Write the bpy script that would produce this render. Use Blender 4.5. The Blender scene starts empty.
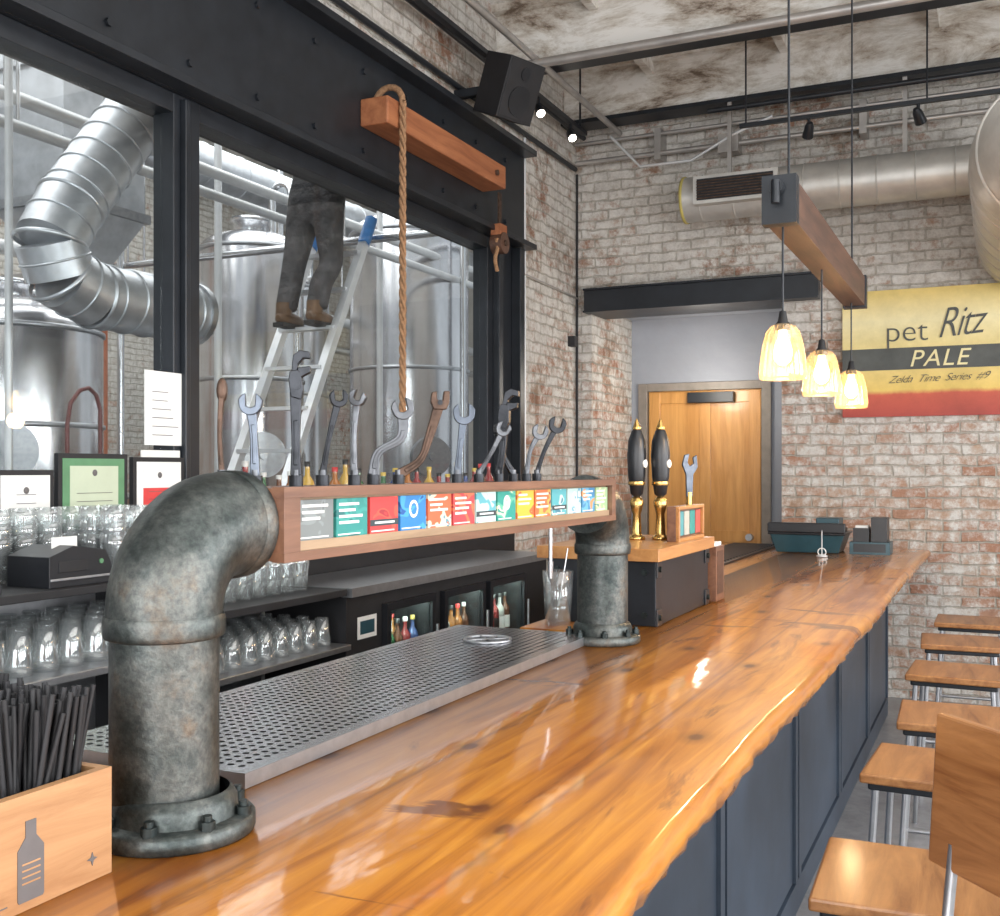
import bpy, bmesh, math, random
from mathutils import Vector, Matrix
random.seed(7)
sc=bpy.context.scene
sc.view_settings.view_transform='Standard'
sc.view_settings.look='None'
R=random.random
# ------------------------------------------------------------ materials
def newmat(name):
    m=bpy.data.materials.new(name); m.use_nodes=True
    nt=m.node_tree; nt.nodes.clear()
    out=nt.nodes.new('ShaderNodeOutputMaterial')
    return m,nt,out
def N(nt,t,ins=None,**kw):
    n=nt.nodes.new(t)
    for k,v in kw.items(): setattr(n,k,v)
    if ins:
        for k,v in ins.items(): n.inputs[k].default_value=v
    return n
def L(nt,a,b): nt.links.new(a,b)
def c4(c): return (c[0],c[1],c[2],1)
def ramp(nt,fac,stops,interp=None):
    r=N(nt,'ShaderNodeValToRGB')
    els=r.color_ramp.elements
    while len(els)<len(stops): els.new(0.5)
    for e,(p,c) in zip(els,stops):
        e.position=p; e.color=c4(c) if not isinstance(c,(int,float)) else (c,c,c,1)
    if interp: r.color_ramp.interpolation=interp
    L(nt,fac,r.inputs['Fac']); return r.outputs['Color']
def mixc(nt,fac,a,b,mode='MIX'):
    m=N(nt,'ShaderNodeMix',data_type='RGBA',blend_type=mode)
    for s,v in ((m.inputs[0],fac),(m.inputs[6],a),(m.inputs[7],b)):
        if hasattr(v,'links'): L(nt,v,s)
        elif isinstance(v,(int,float)): s.default_value=v
        else: s.default_value=c4(v)
    return m.outputs[2]
def pmat(name,col,rough=.5,metal=0,var=.15,scale=12,bump=0,coat=0,emit=None,es=0,stretch=(1,1,1),spec=.5):
    m,nt,out=newmat(name)
    b=N(nt,'ShaderNodeBsdfPrincipled')
    tc=N(nt,'ShaderNodeTexCoord'); mp=N(nt,'ShaderNodeMapping'); mp.inputs['Scale'].default_value=stretch
    L(nt,tc.outputs['Object'],mp.inputs['Vector'])
    n=N(nt,'ShaderNodeTexNoise',{'Scale':scale,'Detail':5.0,'Roughness':.6}); L(nt,mp.outputs['Vector'],n.inputs['Vector'])
    c=ramp(nt,n.outputs['Fac'],[(.3,[x*(1-var) for x in col]),(.7,[min(1,x*(1+var)) for x in col])])
    L(nt,c,b.inputs['Base Color'])
    b.inputs['Roughness'].default_value=rough; b.inputs['Metallic'].default_value=metal
    b.inputs['Specular IOR Level'].default_value=spec
    if coat: b.inputs['Coat Weight'].default_value=coat; b.inputs['Coat Roughness'].default_value=.08
    if emit: b.inputs['Emission Color'].default_value=c4(emit); b.inputs['Emission Strength'].default_value=es
    if bump:
        bp=N(nt,'ShaderNodeBump',{'Strength':bump,'Distance':.01}); L(nt,n.outputs['Fac'],bp.inputs['Height']); L(nt,bp.outputs['Normal'],b.inputs['Normal'])
    L(nt,b.outputs['BSDF'],out.inputs['Surface'])
    return m
def ironmat():
    m,nt,out=newmat('cast_iron_pipe'); b=N(nt,'ShaderNodeBsdfPrincipled')
    tc=N(nt,'ShaderNodeTexCoord')
    a=N(nt,'ShaderNodeTexNoise',{'Scale':9.0,'Detail':7.0,'Roughness':.65}); L(nt,tc.outputs['Object'],a.inputs['Vector'])
    f=N(nt,'ShaderNodeTexNoise',{'Scale':90.0,'Detail':4.0,'Roughness':.7}); L(nt,tc.outputs['Object'],f.inputs['Vector'])
    c=ramp(nt,a.outputs['Fac'],[(.32,(.030,.040,.040)),(.48,(.075,.085,.084)),(.60,(.13,.135,.13)),(.72,(.14,.11,.085))])
    c=mixc(nt,1.0,c,ramp(nt,f.outputs['Fac'],[(.35,(.7,.7,.7)),(.65,(1.25,1.25,1.2))]),'MULTIPLY')
    L(nt,c,b.inputs['Base Color']); b.inputs['Metallic'].default_value=.75
    r=ramp(nt,a.outputs['Fac'],[(.35,.34),(.7,.55)]); L(nt,r,b.inputs['Roughness'])
    ad=N(nt,'ShaderNodeMath',operation='MULTIPLY_ADD'); L(nt,f.outputs['Fac'],ad.inputs[0]); ad.inputs[1].default_value=.35; L(nt,a.outputs['Fac'],ad.inputs[2])
    bp=N(nt,'ShaderNodeBump',{'Strength':.3,'Distance':.006}); L(nt,ad.outputs[0],bp.inputs['Height']); L(nt,bp.outputs['Normal'],b.inputs['Normal'])
    L(nt,b.outputs['BSDF'],out.inputs['Surface']); return m
def woodmat(name,dark,light,stretch=(14,1.2,14),rough=.4,coat=0,scale=1.6):
    m,nt,out=newmat(name); b=N(nt,'ShaderNodeBsdfPrincipled')
    tc=N(nt,'ShaderNodeTexCoord'); mp=N(nt,'ShaderNodeMapping'); mp.inputs['Scale'].default_value=stretch
    L(nt,tc.outputs['Object'],mp.inputs['Vector'])
    n=N(nt,'ShaderNodeTexNoise',{'Scale':scale,'Detail':8.0,'Roughness':.65,'Distortion':.6}); L(nt,mp.outputs['Vector'],n.inputs['Vector'])
    mid=[(a+c)/2 for a,c in zip(dark,light)]
    c=ramp(nt,n.outputs['Fac'],[(.3,dark),(.48,mid),(.68,light)])
    L(nt,c,b.inputs['Base Color']); b.inputs['Roughness'].default_value=rough
    if coat: b.inputs['Coat Weight'].default_value=coat; b.inputs['Coat Roughness'].default_value=.12
    bp=N(nt,'ShaderNodeBump',{'Strength':.15,'Distance':.004}); L(nt,n.outputs['Fac'],bp.inputs['Height']); L(nt,bp.outputs['Normal'],b.inputs['Normal'])
    L(nt,b.outputs['BSDF'],out.inputs['Surface']); return m
def barwood():
    m,nt,out=newmat('bar_varnished_wood'); b=N(nt,'ShaderNodeBsdfPrincipled')
    g=N(nt,'ShaderNodeNewGeometry'); pos=g.outputs['Position']
    def nz(st,scale,det=6,dist=0,rot=0):
        mp=N(nt,'ShaderNodeMapping'); mp.inputs['Scale'].default_value=st; mp.inputs['Rotation'].default_value=(0,0,rot)
        L(nt,pos,mp.inputs['Vector'])
        n=N(nt,'ShaderNodeTexNoise',{'Scale':scale,'Detail':float(det),'Roughness':.6,'Distortion':dist}); L(nt,mp.outputs['Vector'],n.inputs['Vector'])
        return n.outputs['Fac']
    grain=nz((16,.9,10),1.2,8,1.0)
    big=nz((3.0,.6,1),1.1,4,.7)
    c1=ramp(nt,grain,[(.28,(.27,.082,.006)),(.45,(.46,.165,.013)),(.6,(.59,.24,.025)),(.75,(.70,.34,.055))])
    c2=ramp(nt,big,[(.3,(.55,.36,.24)),(.43,(.90,.84,.76)),(.6,(1,1,1)),(.75,(1.12,1.18,1.2))])
    c=mixc(nt,1.0,c1,c2,'MULTIPLY')
    st=nz((5,1.0,1),.9,5,1.8,.30)
    sf=ramp(nt,st,[(.60,0.0),(.67,.8)])
    c=mixc(nt,sf,c,(.14,.035,.006))
    st2=nz((1.2,4.5,1),.9,5,1.5,.25)
    sf2=ramp(nt,st2,[(.635,0.0),(.67,.8)])
    c=mixc(nt,sf2,c,(.12,.028,.006))
    mp=N(nt,'ShaderNodeMapping'); mp.inputs['Scale'].default_value=(2.6,1.5,1); L(nt,pos,mp.inputs['Vector'])
    v=N(nt,'ShaderNodeTexVoronoi',{'Scale':1.1}); v.voronoi_dimensions='2D'; L(nt,mp.outputs['Vector'],v.inputs['Vector'])
    kf=ramp(nt,v.outputs['Distance'],[(.03,.9),(.05,.45),(.12,0.0)])
    c=mixc(nt,kf,c,(.10,.024,.005))
    sx=N(nt,'ShaderNodeSeparateXYZ'); L(nt,pos,sx.inputs[0])
    md=N(nt,'ShaderNodeMath',operation='PINGPONG'); ad=N(nt,'ShaderNodeMath',operation='ADD'); ad.inputs[1].default_value=5.02
    L(nt,sx.outputs['X'],ad.inputs[0]); L(nt,ad.outputs[0],md.inputs[0]); md.inputs[1].default_value=.145
    se=ramp(nt,md.outputs[0],[(.0,.55),(.008,0.0)])
    c=mixc(nt,se,c,(.15,.045,.010))
    L(nt,c,b.inputs['Base Color'])
    b.inputs['Roughness'].default_value=.42
    b.inputs['Coat Weight'].default_value=.85; b.inputs['Coat Roughness'].default_value=.08
    w=nz((3,1.4,1),2.2,3)
    bp=N(nt,'ShaderNodeBump',{'Strength':.16,'Distance':.012}); L(nt,w,bp.inputs['Height'])
    L(nt,bp.outputs['Normal'],b.inputs['Normal']); L(nt,bp.outputs['Normal'],b.inputs['Coat Normal'])
    L(nt,b.outputs['BSDF'],out.inputs['Surface']); return m
def brickmat(name,white=.5):
    m,nt,out=newmat(name); b=N(nt,'ShaderNodeBsdfPrincipled')
    g=N(nt,'ShaderNodeNewGeometry'); sx=N(nt,'ShaderNodeSeparateXYZ'); L(nt,g.outputs['Position'],sx.inputs[0])
    ad=N(nt,'ShaderNodeMath',operation='ADD'); L(nt,sx.outputs['X'],ad.inputs[0]); L(nt,sx.outputs['Y'],ad.inputs[1])
    cb=N(nt,'ShaderNodeCombineXYZ'); L(nt,ad.outputs[0],cb.inputs[0]); L(nt,sx.outputs['Z'],cb.inputs[1])
    wn=N(nt,'ShaderNodeTexNoise',{'Scale':7.0,'Detail':4.0}); L(nt,g.outputs['Position'],wn.inputs['Vector'])
    wob=N(nt,'ShaderNodeVectorMath',operation='MULTIPLY_ADD'); L(nt,wn.outputs['Color'],wob.inputs[0]); wob.inputs[1].default_value=(.045,.045,0); L(nt,cb.outputs[0],wob.inputs[2])
    def brick(c1,c2,mo):
        br=N(nt,'ShaderNodeTexBrick',{'Scale':1.0,'Mortar Size':.008,'Mortar Smooth':.4,'Bias':0.0,'Brick Width':.225,'Row Height':.076})
        br.inputs['Color1'].default_value=c4(c1); br.inputs['Color2'].default_value=c4(c2); br.inputs['Mortar'].default_value=c4(mo)
        L(nt,wob.outputs[0],br.inputs['Vector']); return br
    br=brick((.48,.22,.13),(.64,.45,.32),(.66,.61,.54)); bv=brick((0,0,0),(1,1,1),(.5,.5,.5))
    n2=N(nt,'ShaderNodeTexNoise',{'Scale':1.5,'Detail':8.0,'Roughness':.72}); L(nt,g.outputs['Position'],n2.inputs['Vector'])
    n3=N(nt,'ShaderNodeTexNoise',{'Scale':12.0,'Detail':9.0,'Roughness':.8}); L(nt,g.outputs['Position'],n3.inputs['Vector'])
    def math_(op,a,bb,cc=None):
        q=N(nt,'ShaderNodeMath',operation=op)
        for i,v in enumerate((a,bb,cc)):
            if v is None: continue
            if hasattr(v,'links'): L(nt,v,q.inputs[i])
            else: q.inputs[i].default_value=v
        return q.outputs[0]
    s=math_('MULTIPLY_ADD',n2.outputs['Fac'],1.5,n3.outputs['Fac'])
    s=math_('SUBTRACT',s,.25)
    s=math_('MULTIPLY_ADD',bv.outputs['Color'],.18,s)
    mr=N(nt,'ShaderNodeMapRange'); mr.inputs['From Min'].default_value=1.5; mr.inputs['From Max'].default_value=3.0; mr.inputs['To Min'].default_value=-.10+white*.1; mr.inputs['To Max'].default_value=.13+white*.1
    L(nt,sx.outputs['Z'],mr.inputs['Value'])
    s=math_('MULTIPLY',math_('ADD',s,mr.outputs[0]),.5)
    f=ramp(nt,s,[(.45,.06),(.53,.55),(.60,.95)])
    ww=ramp(nt,n3.outputs['Fac'],[(.38,(.58,.55,.50)),(.5,(.76,.73,.68)),(.62,(.90,.88,.83))])
    c=mixc(nt,f,br.outputs['Color'],ww)
    st=ramp(nt,n2.outputs['Fac'],[(.33,(.60,.56,.52)),(.46,(1,1,1))])
    c=mixc(nt,1.0,c,st,'MULTIPLY')
    mo=ramp(nt,br.outputs['Fac'],[(0.0,(1,1,1)),(1.0,(.80,.77,.73))])
    c=mixc(nt,1.0,c,mo,'MULTIPLY')
    L(nt,c,b.inputs['Base Color']); b.inputs['Roughness'].default_value=.88
    h=math_('SUBTRACT',1,br.outputs['Fac'])
    h=math_('MULTIPLY_ADD',n3.outputs['Fac'],2.0,h)
    bp=N(nt,'ShaderNodeBump',{'Strength':1.0,'Distance':.02}); L(nt,h,bp.inputs['Height']); L(nt,bp.outputs['Normal'],b.inputs['Normal'])
    L(nt,b.outputs['BSDF'],out.inputs['Surface']); return m
def concrete(name,stops,scale=1.5,rough=.8,stretch=(1,1,1)):
    m,nt,out=newmat(name); b=N(nt,'ShaderNodeBsdfPrincipled')
    g=N(nt,'ShaderNodeNewGeometry'); mp=N(nt,'ShaderNodeMapping'); mp.inputs['Scale'].default_value=stretch; L(nt,g.outputs['Position'],mp.inputs[0])
    n=N(nt,'ShaderNodeTexNoise',{'Scale':scale,'Detail':10.0,'Roughness':.75,'Distortion':.4}); L(nt,mp.outputs[0],n.inputs['Vector'])
    c=ramp(nt,n.outputs['Fac'],stops); L(nt,c,b.inputs['Base Color']); b.inputs['Roughness'].default_value=rough
    bp=N(nt,'ShaderNodeBump',{'Strength':.4,'Distance':.015}); L(nt,n.outputs['Fac'],bp.inputs['Height']); L(nt,bp.outputs['Normal'],b.inputs['Normal'])
    L(nt,b.outputs['BSDF'],out.inputs['Surface']); return m
def glassmat(name,tint=(.95,.97,.97),base=.06,mul=.9,rough=.02,gcol=(1,1,1),milky=0,mcol=(.9,.93,.95),em=0):
    m,nt,out=newmat(name)
    t=N(nt,'ShaderNodeBsdfTransparent'); t.inputs[0].default_value=c4(tint)
    g=N(nt,'ShaderNodeBsdfGlossy'); g.inputs['Color'].default_value=c4(gcol); g.inputs['Roughness'].default_value=rough
    lw=N(nt,'ShaderNodeLayerWeight',{'Blend':.25})
    p=N(nt,'ShaderNodeMath',operation='POWER'); L(nt,lw.outputs['Facing'],p.inputs[0]); p.inputs[1].default_value=2.0
    ma=N(nt,'ShaderNodeMath',operation='MULTIPLY_ADD'); ma.inputs[1].default_value=mul; ma.inputs[2].default_value=base; L(nt,p.outputs[0],ma.inputs[0])
    ma.use_clamp=True
    base_s=t.outputs[0]
    if milky:
        d=N(nt,'ShaderNodeBsdfPrincipled',{'Roughness':.5}); d.inputs['Base Color'].default_value=c4(mcol); d.inputs['Emission Color'].default_value=c4(mcol); d.inputs['Emission Strength'].default_value=em
        y=N(nt,'ShaderNodeMixShader'); y.inputs[0].default_value=milky; L(nt,t.outputs[0],y.inputs[1]); L(nt,d.outputs[0],y.inputs[2]); base_s=y.outputs[0]
    x=N(nt,'ShaderNodeMixShader'); L(nt,ma.outputs[0],x.inputs[0]); L(nt,base_s,x.inputs[1]); L(nt,g.outputs[0],x.inputs[2])
    L(nt,x.outputs[0],out.inputs['Surface']); return m
def labelart(name,c1,c2,c3,off):
    m,nt,out=newmat(name); b=N(nt,'ShaderNodeBsdfPrincipled',{'Roughness':.4})
    tc=N(nt,'ShaderNodeTexCoord'); mp=N(nt,'ShaderNodeMapping'); mp.inputs['Location'].default_value=(0,off,off*.3); mp.inputs['Scale'].default_value=(1,1,1.6); L(nt,tc.outputs['Object'],mp.inputs[0])
    v=N(nt,'ShaderNodeTexNoise',{'Scale':18.0,'Detail':1.0,'Distortion':.8}); L(nt,mp.outputs[0],v.inputs['Vector'])
    c=ramp(nt,v.outputs['Fac'],[(0,c1),(.54,c2),(.64,c3),(.72,c1)],'CONSTANT')
    L(nt,c,b.inputs['Base Color']); L(nt,b.outputs[0],out.inputs['Surface']); return m
def signgrad():
    m,nt,out=newmat('sign_gradient'); b=N(nt,'ShaderNodeBsdfPrincipled',{'Roughness':.55})
    g=N(nt,'ShaderNodeNewGeometry'); s=N(nt,'ShaderNodeSeparateXYZ'); L(nt,g.outputs['Position'],s.inputs[0])
    n=N(nt,'ShaderNodeTexNoise',{'Scale':3.0,'Detail':7.0,'Roughness':.7}); L(nt,g.outputs['Position'],n.inputs['Vector'])
    mr=N(nt,'ShaderNodeMapRange'); mr.inputs['From Min'].default_value=2.0; mr.inputs['From Max'].default_value=2.9; L(nt,s.outputs['Z'],mr.inputs['Value'])
    ad=N(nt,'ShaderNodeMath',operation='MULTIPLY_ADD'); L(nt,n.outputs['Fac'],ad.inputs[0]); ad.inputs[1].default_value=.05; L(nt,mr.outputs[0],ad.inputs[2])
    c=ramp(nt,ad.outputs[0],[(.0,(.34,.045,.035)),(.20,(.50,.09,.05)),(.235,(.70,.50,.13)),(.60,(.72,.60,.27)),(.78,(.74,.66,.38)),(1,(.66,.50,.16))])
    f=ramp(nt,n.outputs['Fac'],[(.35,(.82,.82,.8)),(.6,(1.05,1.05,1.05))])
    c=mixc(nt,1.0,c,f,'MULTIPLY')
    L(nt,c,b.inputs['Base Color']); L(nt,b.outputs[0],out.inputs['Surface']); return m

M={}
M['brick']=brickmat('whitewashed_brick',.3)
M['brickL']=brickmat('whitewashed_brick_left',.7)
M['barwood']=barwood()
M['ceiling']=concrete('ceiling_peeling_white',[(.37,(.14,.12,.10)),(.43,(.38,.35,.32)),(.48,(.62,.60,.56)),(.56,(.84,.83,.80))],2.4)
M['beamsteel']=concrete('flaking_painted_beam',[(.37,(.14,.10,.07)),(.43,(.40,.34,.28)),(.49,(.58,.54,.48)),(.58,(.78,.76,.72))],2.8,.7,(.6,1,1.5))
M['floor']=concrete('polished_concrete_floor',[(.3,(.12,.12,.125)),(.5,(.22,.22,.225)),(.75,(.33,.32,.32))],1.4,.25)
M['greywall']=concrete('grey_painted_wall',[(.3,(.28,.30,.34)),(.7,(.35,.37,.42))],.8,.7)
M['offwhite']=concrete('offwhite_wall',[(.35,(.50,.48,.44)),(.65,(.74,.72,.68))],.8,.8)
M['black']=pmat('black_painted_steel',(.015,.018,.023),.4,.2,.3,6)
M['blackm']=pmat('matte_black',(.011,.011,.013),.6,0,.3,10)
M['blackp']=pmat('black_plastic',(.012,.013,.016),.35,0,.2,10)
M['slate']=pmat('slate_blue_black_panel',(.038,.054,.078),.42,0,.3,3,.05)
M['iron']=ironmat()
M['bolt']=pmat('iron_bolt',(.04,.05,.05),.4,.8,.3,20)
M['steel']=pmat('stainless_steel',(.62,.63,.65),.24,.95,.1,4)
M['steelr']=pmat('brushed_steel',(.42,.43,.45),.38,.9,.1,30)
M['tank']=pmat('tank_steel',(.60,.60,.62),.22,.95,.16,2,stretch=(2,2,.5))
M['alum']=pmat('aluminium',(.78,.79,.81),.35,.6,.08,10)
M['duct']=pmat('galvanised_duct',(.52,.54,.57),.40,.8,.18,7)
M['ductw']=pmat('galvanised_duct_pale',(.56,.55,.52),.45,.45,.15,5)
M['seat']=woodmat('stool_seat_wood',(.18,.062,.015),(.43,.20,.068),(12,1.5,12),.4,.2)
M['seatb']=woodmat('stool_back_wood',(.19,.065,.017),(.44,.20,.07),(12,1.5,12),.38,.25)
M['boxwood']=woodmat('tap_box_wood',(.10,.042,.024),(.23,.11,.062),(14,1.2,14),.4,.3)
M['palewood']=woodmat('pale_wood',(.24,.155,.09),(.38,.26,.16),(14,1.2,14),.45)
M['topwood']=woodmat('orange_top_wood',(.34,.14,.04),(.52,.26,.09),(14,1.2,14),.35,.4)
M['timber']=woodmat('old_timber',(.21,.065,.025),(.40,.155,.065),(10,1,10),.6)
M['darktimber']=woodmat('dark_timber',(.035,.018,.012),(.12,.058,.036),(10,1,10),.5)
M['crate']=woodmat('crate_wood',(.26,.12,.048),(.48,.27,.13),(12,1.3,12),.45)
M['doorwood']=woodmat('honey_door_wood',(.45,.20,.045),(.66,.34,.10),(10,10,.9),.35,.3)
M['casing']=pmat('door_casing',(.24,.21,.18),.5)
M['rust']=pmat('rusty_steel',(.10,.062,.045),.5,.7,.5,30,.2)
M['wrench']=pmat('wrench_steel',(.12,.125,.135),.36,.85,.4,25,.1)
M['wrenchb']=pmat('dark_wrench_steel',(.035,.037,.042),.4,.8,.4,25,.1)
M['wrenchu']=pmat('grey_wrench_steel',(.10,.115,.14),.38,.85,.3,25,.1)
M['brass']=pmat('brass',(.58,.36,.12),.25,.95,.15,20)
M['rope']=pmat('hemp_rope',(.28,.155,.08),.9,0,.4,60,.3)
M['glass']=glassmat('drinking_glass',(.96,.98,.98),.10,.95,.03,(1,1,1),.07)
M['wglass']=glassmat('window_glass',(.92,.94,.94),.02,.22,.01)
M['lampglass']=glassmat('lamp_glass',(1,.95,.85),.10,.7,.05,(1,.9,.75),.13,(1,.72,.4),.7)
M['bulb']=pmat('warm_bulb',(1,.7,.3),.4,0,.02,3,emit=(1,.68,.33),es=18)
M['spot']=pmat('spot_lens',(1,.95,.85),.4,0,.02,3,emit=(1,.93,.8),es=12)
M['paper']=pmat('white_paper',(.74,.74,.72),.7,0,.04,10)
M['ink']=pmat('grey_ink',(.12,.11,.11),.7)
M['red']=pmat('red_print',(.62,.05,.05),.5)
M['green']=pmat('green_mat',(.10,.24,.12),.6)
M['cream']=pmat('cream_paper',(.50,.56,.42),.6,0,.05,8)
M['teal']=pmat('teal_plastic',(.025,.07,.09),.35)
M['sig_g']=signgrad()
M['sig_y2']=pmat('sign_pale_yellow',(.74,.66,.36),.5,0,.15,3)
M['sig_k']=pmat('sign_charcoal',(.055,.06,.055),.5,0,.35,6)
M['blue']=pmat('blue_plastic',(.05,.25,.65),.4)
M['conduit']=pmat('conduit_metal',(.42,.40,.38),.45,.6,.2,6)
M['whitepipe']=pmat('white_pipe',(.62,.63,.64),.4,.2,.1,4)
M['redpipe']=pmat('rust_red_pipe',(.5,.17,.09),.5)
M['yellow']=pmat('safety_yellow',(.5,.42,.12),.5)
M['hose']=pmat('red_hose',(.12,.03,.03),.5)
M['boot']=pmat('brown_leather_boot',(.13,.07,.035),.55,0,.3,20)
def cm(c,i): return pmat('card_colour_%d'%i,[x*.85 for x in c],.45,0,.12,30)

# ------------------------------------------------------------ mesh builder
class MB:
    def __init__(s,name,M0=None):
        s.name=name; s.v=[]; s.f=[]; s.mi=[]; s.sm=[]; s.mats=[]; s.M=M0 or Matrix()
    def _m(s,m):
        if isinstance(m,str): m=M[m]
        if m not in s.mats: s.mats.append(m)
        return s.mats.index(m)
    def add(s,vs,fs,m,smooth=False,X=None):
        o=len(s.v); T=s.M@X if X else s.M
        s.v+= [T@Vector(p) for p in vs]; k=s._m(m)
        for f in fs: s.f.append([i+o for i in f]); s.mi.append(k); s.sm.append(smooth)
    def box(s,lo,hi,m,X=None):
        x0,y0,z0=lo; x1,y1,z1=hi
        s.add([(x0,y0,z0),(x1,y0,z0),(x1,y1,z0),(x0,y1,z0),(x0,y0,z1),(x1,y0,z1),(x1,y1,z1),(x0,y1,z1)],
              [(0,3,2,1),(4,5,6,7),(0,1,5,4),(1,2,6,5),(2,3,7,6),(3,0,4,7)],m,False,X)
    def cbox(s,c,d,m,X=None):
        s.box([c[i]-d[i]/2 for i in range(3)],[c[i]+d[i]/2 for i in range(3)],m,X)
    def tube(s,pts,r,m,n=16,caps=True,X=None,smooth=True,phase=0):
        pts=[Vector(p) for p in pts]; k=len(pts)
        rs=r if isinstance(r,(list,tuple)) else [r]*k
        ts=[]
        for i in range(k):
            a=pts[max(0,i-1)]; b=pts[min(k-1,i+1)]; t=(b-a)
            if t.length<1e-9: t=ts[-1] if ts else Vector((0,0,1))
            ts.append(t.normalized())
        up=Vector((0,0,1)) if abs(ts[0].z)<.9 else Vector((1,0,0))
        u=ts[0].cross(up).normalized(); vs=[];fs=[]
        for i in range(k):
            u=(u-ts[i]*u.dot(ts[i])).normalized(); w=ts[i].cross(u)
            for j in range(n):
                a=2*math.pi*j/n+phase; vs.append(pts[i]+(u*math.cos(a)+w*math.sin(a))*rs[i])
        for i in range(k-1):
            for j in range(n):
                fs.append((i*n+j,i*n+(j+1)%n,(i+1)*n+(j+1)%n,(i+1)*n+j))
        s.add(vs,fs,m,smooth,X)
        if caps:
            s.add(vs[:n],[tuple(range(n))[::-1]],m,False,X); s.add(vs[-n:],[tuple(range(n))],m,False,X)
    def cyl(s,p0,p1,r,m,n=20,r1=None,X=None,smooth=True,phase=0):
        s.tube([p0,p1],[r,r if r1 is None else r1],m,n,True,X,smooth,phase)
    def duct(s,path,r,m,n=40,pitch=.12,h=.007):
        path=[Vector(p) for p in path]
        for a,c in zip(path[:-1],path[1:]):
            ln=(c-a).length; k=max(1,int(ln/pitch)); d=(c-a)/ln
            s.tube([a,c],r,m,n,True)
            for i in range(k):
                p=a+d*(ln*(i+.5)/k); s.tube([p-d*.006,p-d*.003,p+d*.003,p+d*.006],[r,r+h,r+h,r],m,n,False)
        for q in range(1,len(path)-1):
            p=path[q]; d=(path[q+1]-path[q-1]).normalized(); s.tube([p-d*.012,p-d*.006,p+d*.006,p+d*.012],[r,r+h*1.3,r+h*1.3,r],m,n,False)
    def lathe(s,prof,o,m,n=20,X=None,smooth=True):
        vs=[];fs=[];k=len(prof)
        for r,z in prof:
            for j in range(n):
                a=2*math.pi*j/n; vs.append((o[0]+r*math.cos(a),o[1]+r*math.sin(a),o[2]+z))
        for i in range(k-1):
            for j in range(n): fs.append((i*n+j,i*n+(j+1)%n,(i+1)*n+(j+1)%n,(i+1)*n+j))
        s.add(vs,fs,m,smooth,X)
    def prism(s,poly,t,m,X=None):
        n=len(poly); vs=[(p[0],-t/2,p[1]) for p in poly]+[(p[0],t/2,p[1]) for p in poly]
        fs=[tuple(range(n)),tuple(range(2*n-1,n-1,-1))]+[(i,i+n,(i+1)%n+n,(i+1)%n) for i in range(n)]
        s.add(vs,fs,m,False,X)
    def sphere(s,c,r,m,n=14,sc_=(1,1,1),X=None):
        vs=[];fs=[];k=9
        for i in range(k+1):
            ph=math.pi*i/k
            for j in range(n):
                a=2*math.pi*j/n; q=max(math.sin(ph),.001)
                vs.append((c[0]+r*sc_[0]*q*math.cos(a),c[1]+r*sc_[1]*q*math.sin(a),c[2]-r*sc_[2]*math.cos(ph)))
        for i in range(k):
            for j in range(n): fs.append((i*n+j,i*n+(j+1)%n,(i+1)*n+(j+1)%n,(i+1)*n+j))
        s.add(vs,fs,m,True,X)
    def done(s,bevel=0,parent=None,seg=2):
        lo=Vector([min(v[i] for v in s.v) for i in range(3)]); hi=Vector([max(v[i] for v in s.v) for i in range(3)])
        o=(lo+hi)/2; o.z=lo.z
        me=bpy.data.meshes.new(s.name+'_mesh'); me.from_pydata([v-o for v in s.v],[],s.f)
        for m in s.mats: me.materials.append(m)
        me.polygons.foreach_set('material_index',s.mi); me.polygons.foreach_set('use_smooth',s.sm)
        bm=bmesh.new(); bm.from_mesh(me); bmesh.ops.recalc_face_normals(bm,faces=bm.faces); bm.to_mesh(me); bm.free()
        ob=bpy.data.objects.new(s.name,me); ob.location=o; sc.collection.objects.link(ob)
        if bevel:
            b=ob.modifiers.new('bevel','BEVEL'); b.width=bevel; b.segments=seg; b.limit_method='ANGLE'; b.angle_limit=math.radians(50)
        if parent: ob.parent=parent; 
        return ob
def arc(c,r,a0,a1,ax1,ax2,n=10):
    c=Vector(c);ax1=Vector(ax1);ax2=Vector(ax2)
    return [c+ax1*r*math.cos(math.radians(a0+(a1-a0)*i/n))+ax2*r*math.sin(math.radians(a0+(a1-a0)*i/n)) for i in range(n+1)]
def simplebox(name,lo,hi,m,bevel=0):
    b=MB(name); b.box(lo,hi,m); return b.done(bevel)

# ------------------------------------------------------------ room shell
simplebox('floor',(-3.4,-3.6,-.1),(3.6,9.4,0),'floor')
b=MB('ceiling'); b.box((-3.4,-3.6,4.75),(3.6,8.4,4.9),'ceiling'); b.done()
b=MB('wall_left')
b.box((-3.35,-3.6,0),(-3.1,6.88,1.33),'blackm'); b.box((-3.35,-3.6,3.86),(-3.1,6.88,4.75),'brickL'); b.box((-3.35,-3.6,3.16),(-3.15,6.88,3.86),'blackm')
b.box((-3.35,6.88,0),(-3.1,8.1,4.75),'brickL'); b.box((-3.35,-3.6,1.33),(-3.1,-1.5,3.16),'offwhite'); b.done()
b=MB('wall_back')
b.box((-3.35,8.1,0),(-2.97,8.42,4.75),'brick'); b.box((-1.47,8.1,0),(3.6,8.42,4.75),'brick'); b.box((-2.97,8.1,2.88),(-1.47,8.42,4.75),'brick'); b.done()
b=MB('wall_hall'); b.box((-3.25,8.42,0),(-2.97,9.13,3.1),'brick'); b.box((-1.47,8.42,0),(-1.2,9.13,3.1),'greywall')
b.box((-3.25,9.13,0),(-2.90,9.3,3.1),'greywall'); b.box((-1.74,9.13,0),(-1.2,9.3,3.1),'greywall'); b.box((-2.9,9.13,2.38),(-1.74,9.3,3.1),'greywall')
b.box((-2.97,8.42,2.95),(-1.47,9.13,3.05),'greywall'); b.done()
b=MB('wall_right')
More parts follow.
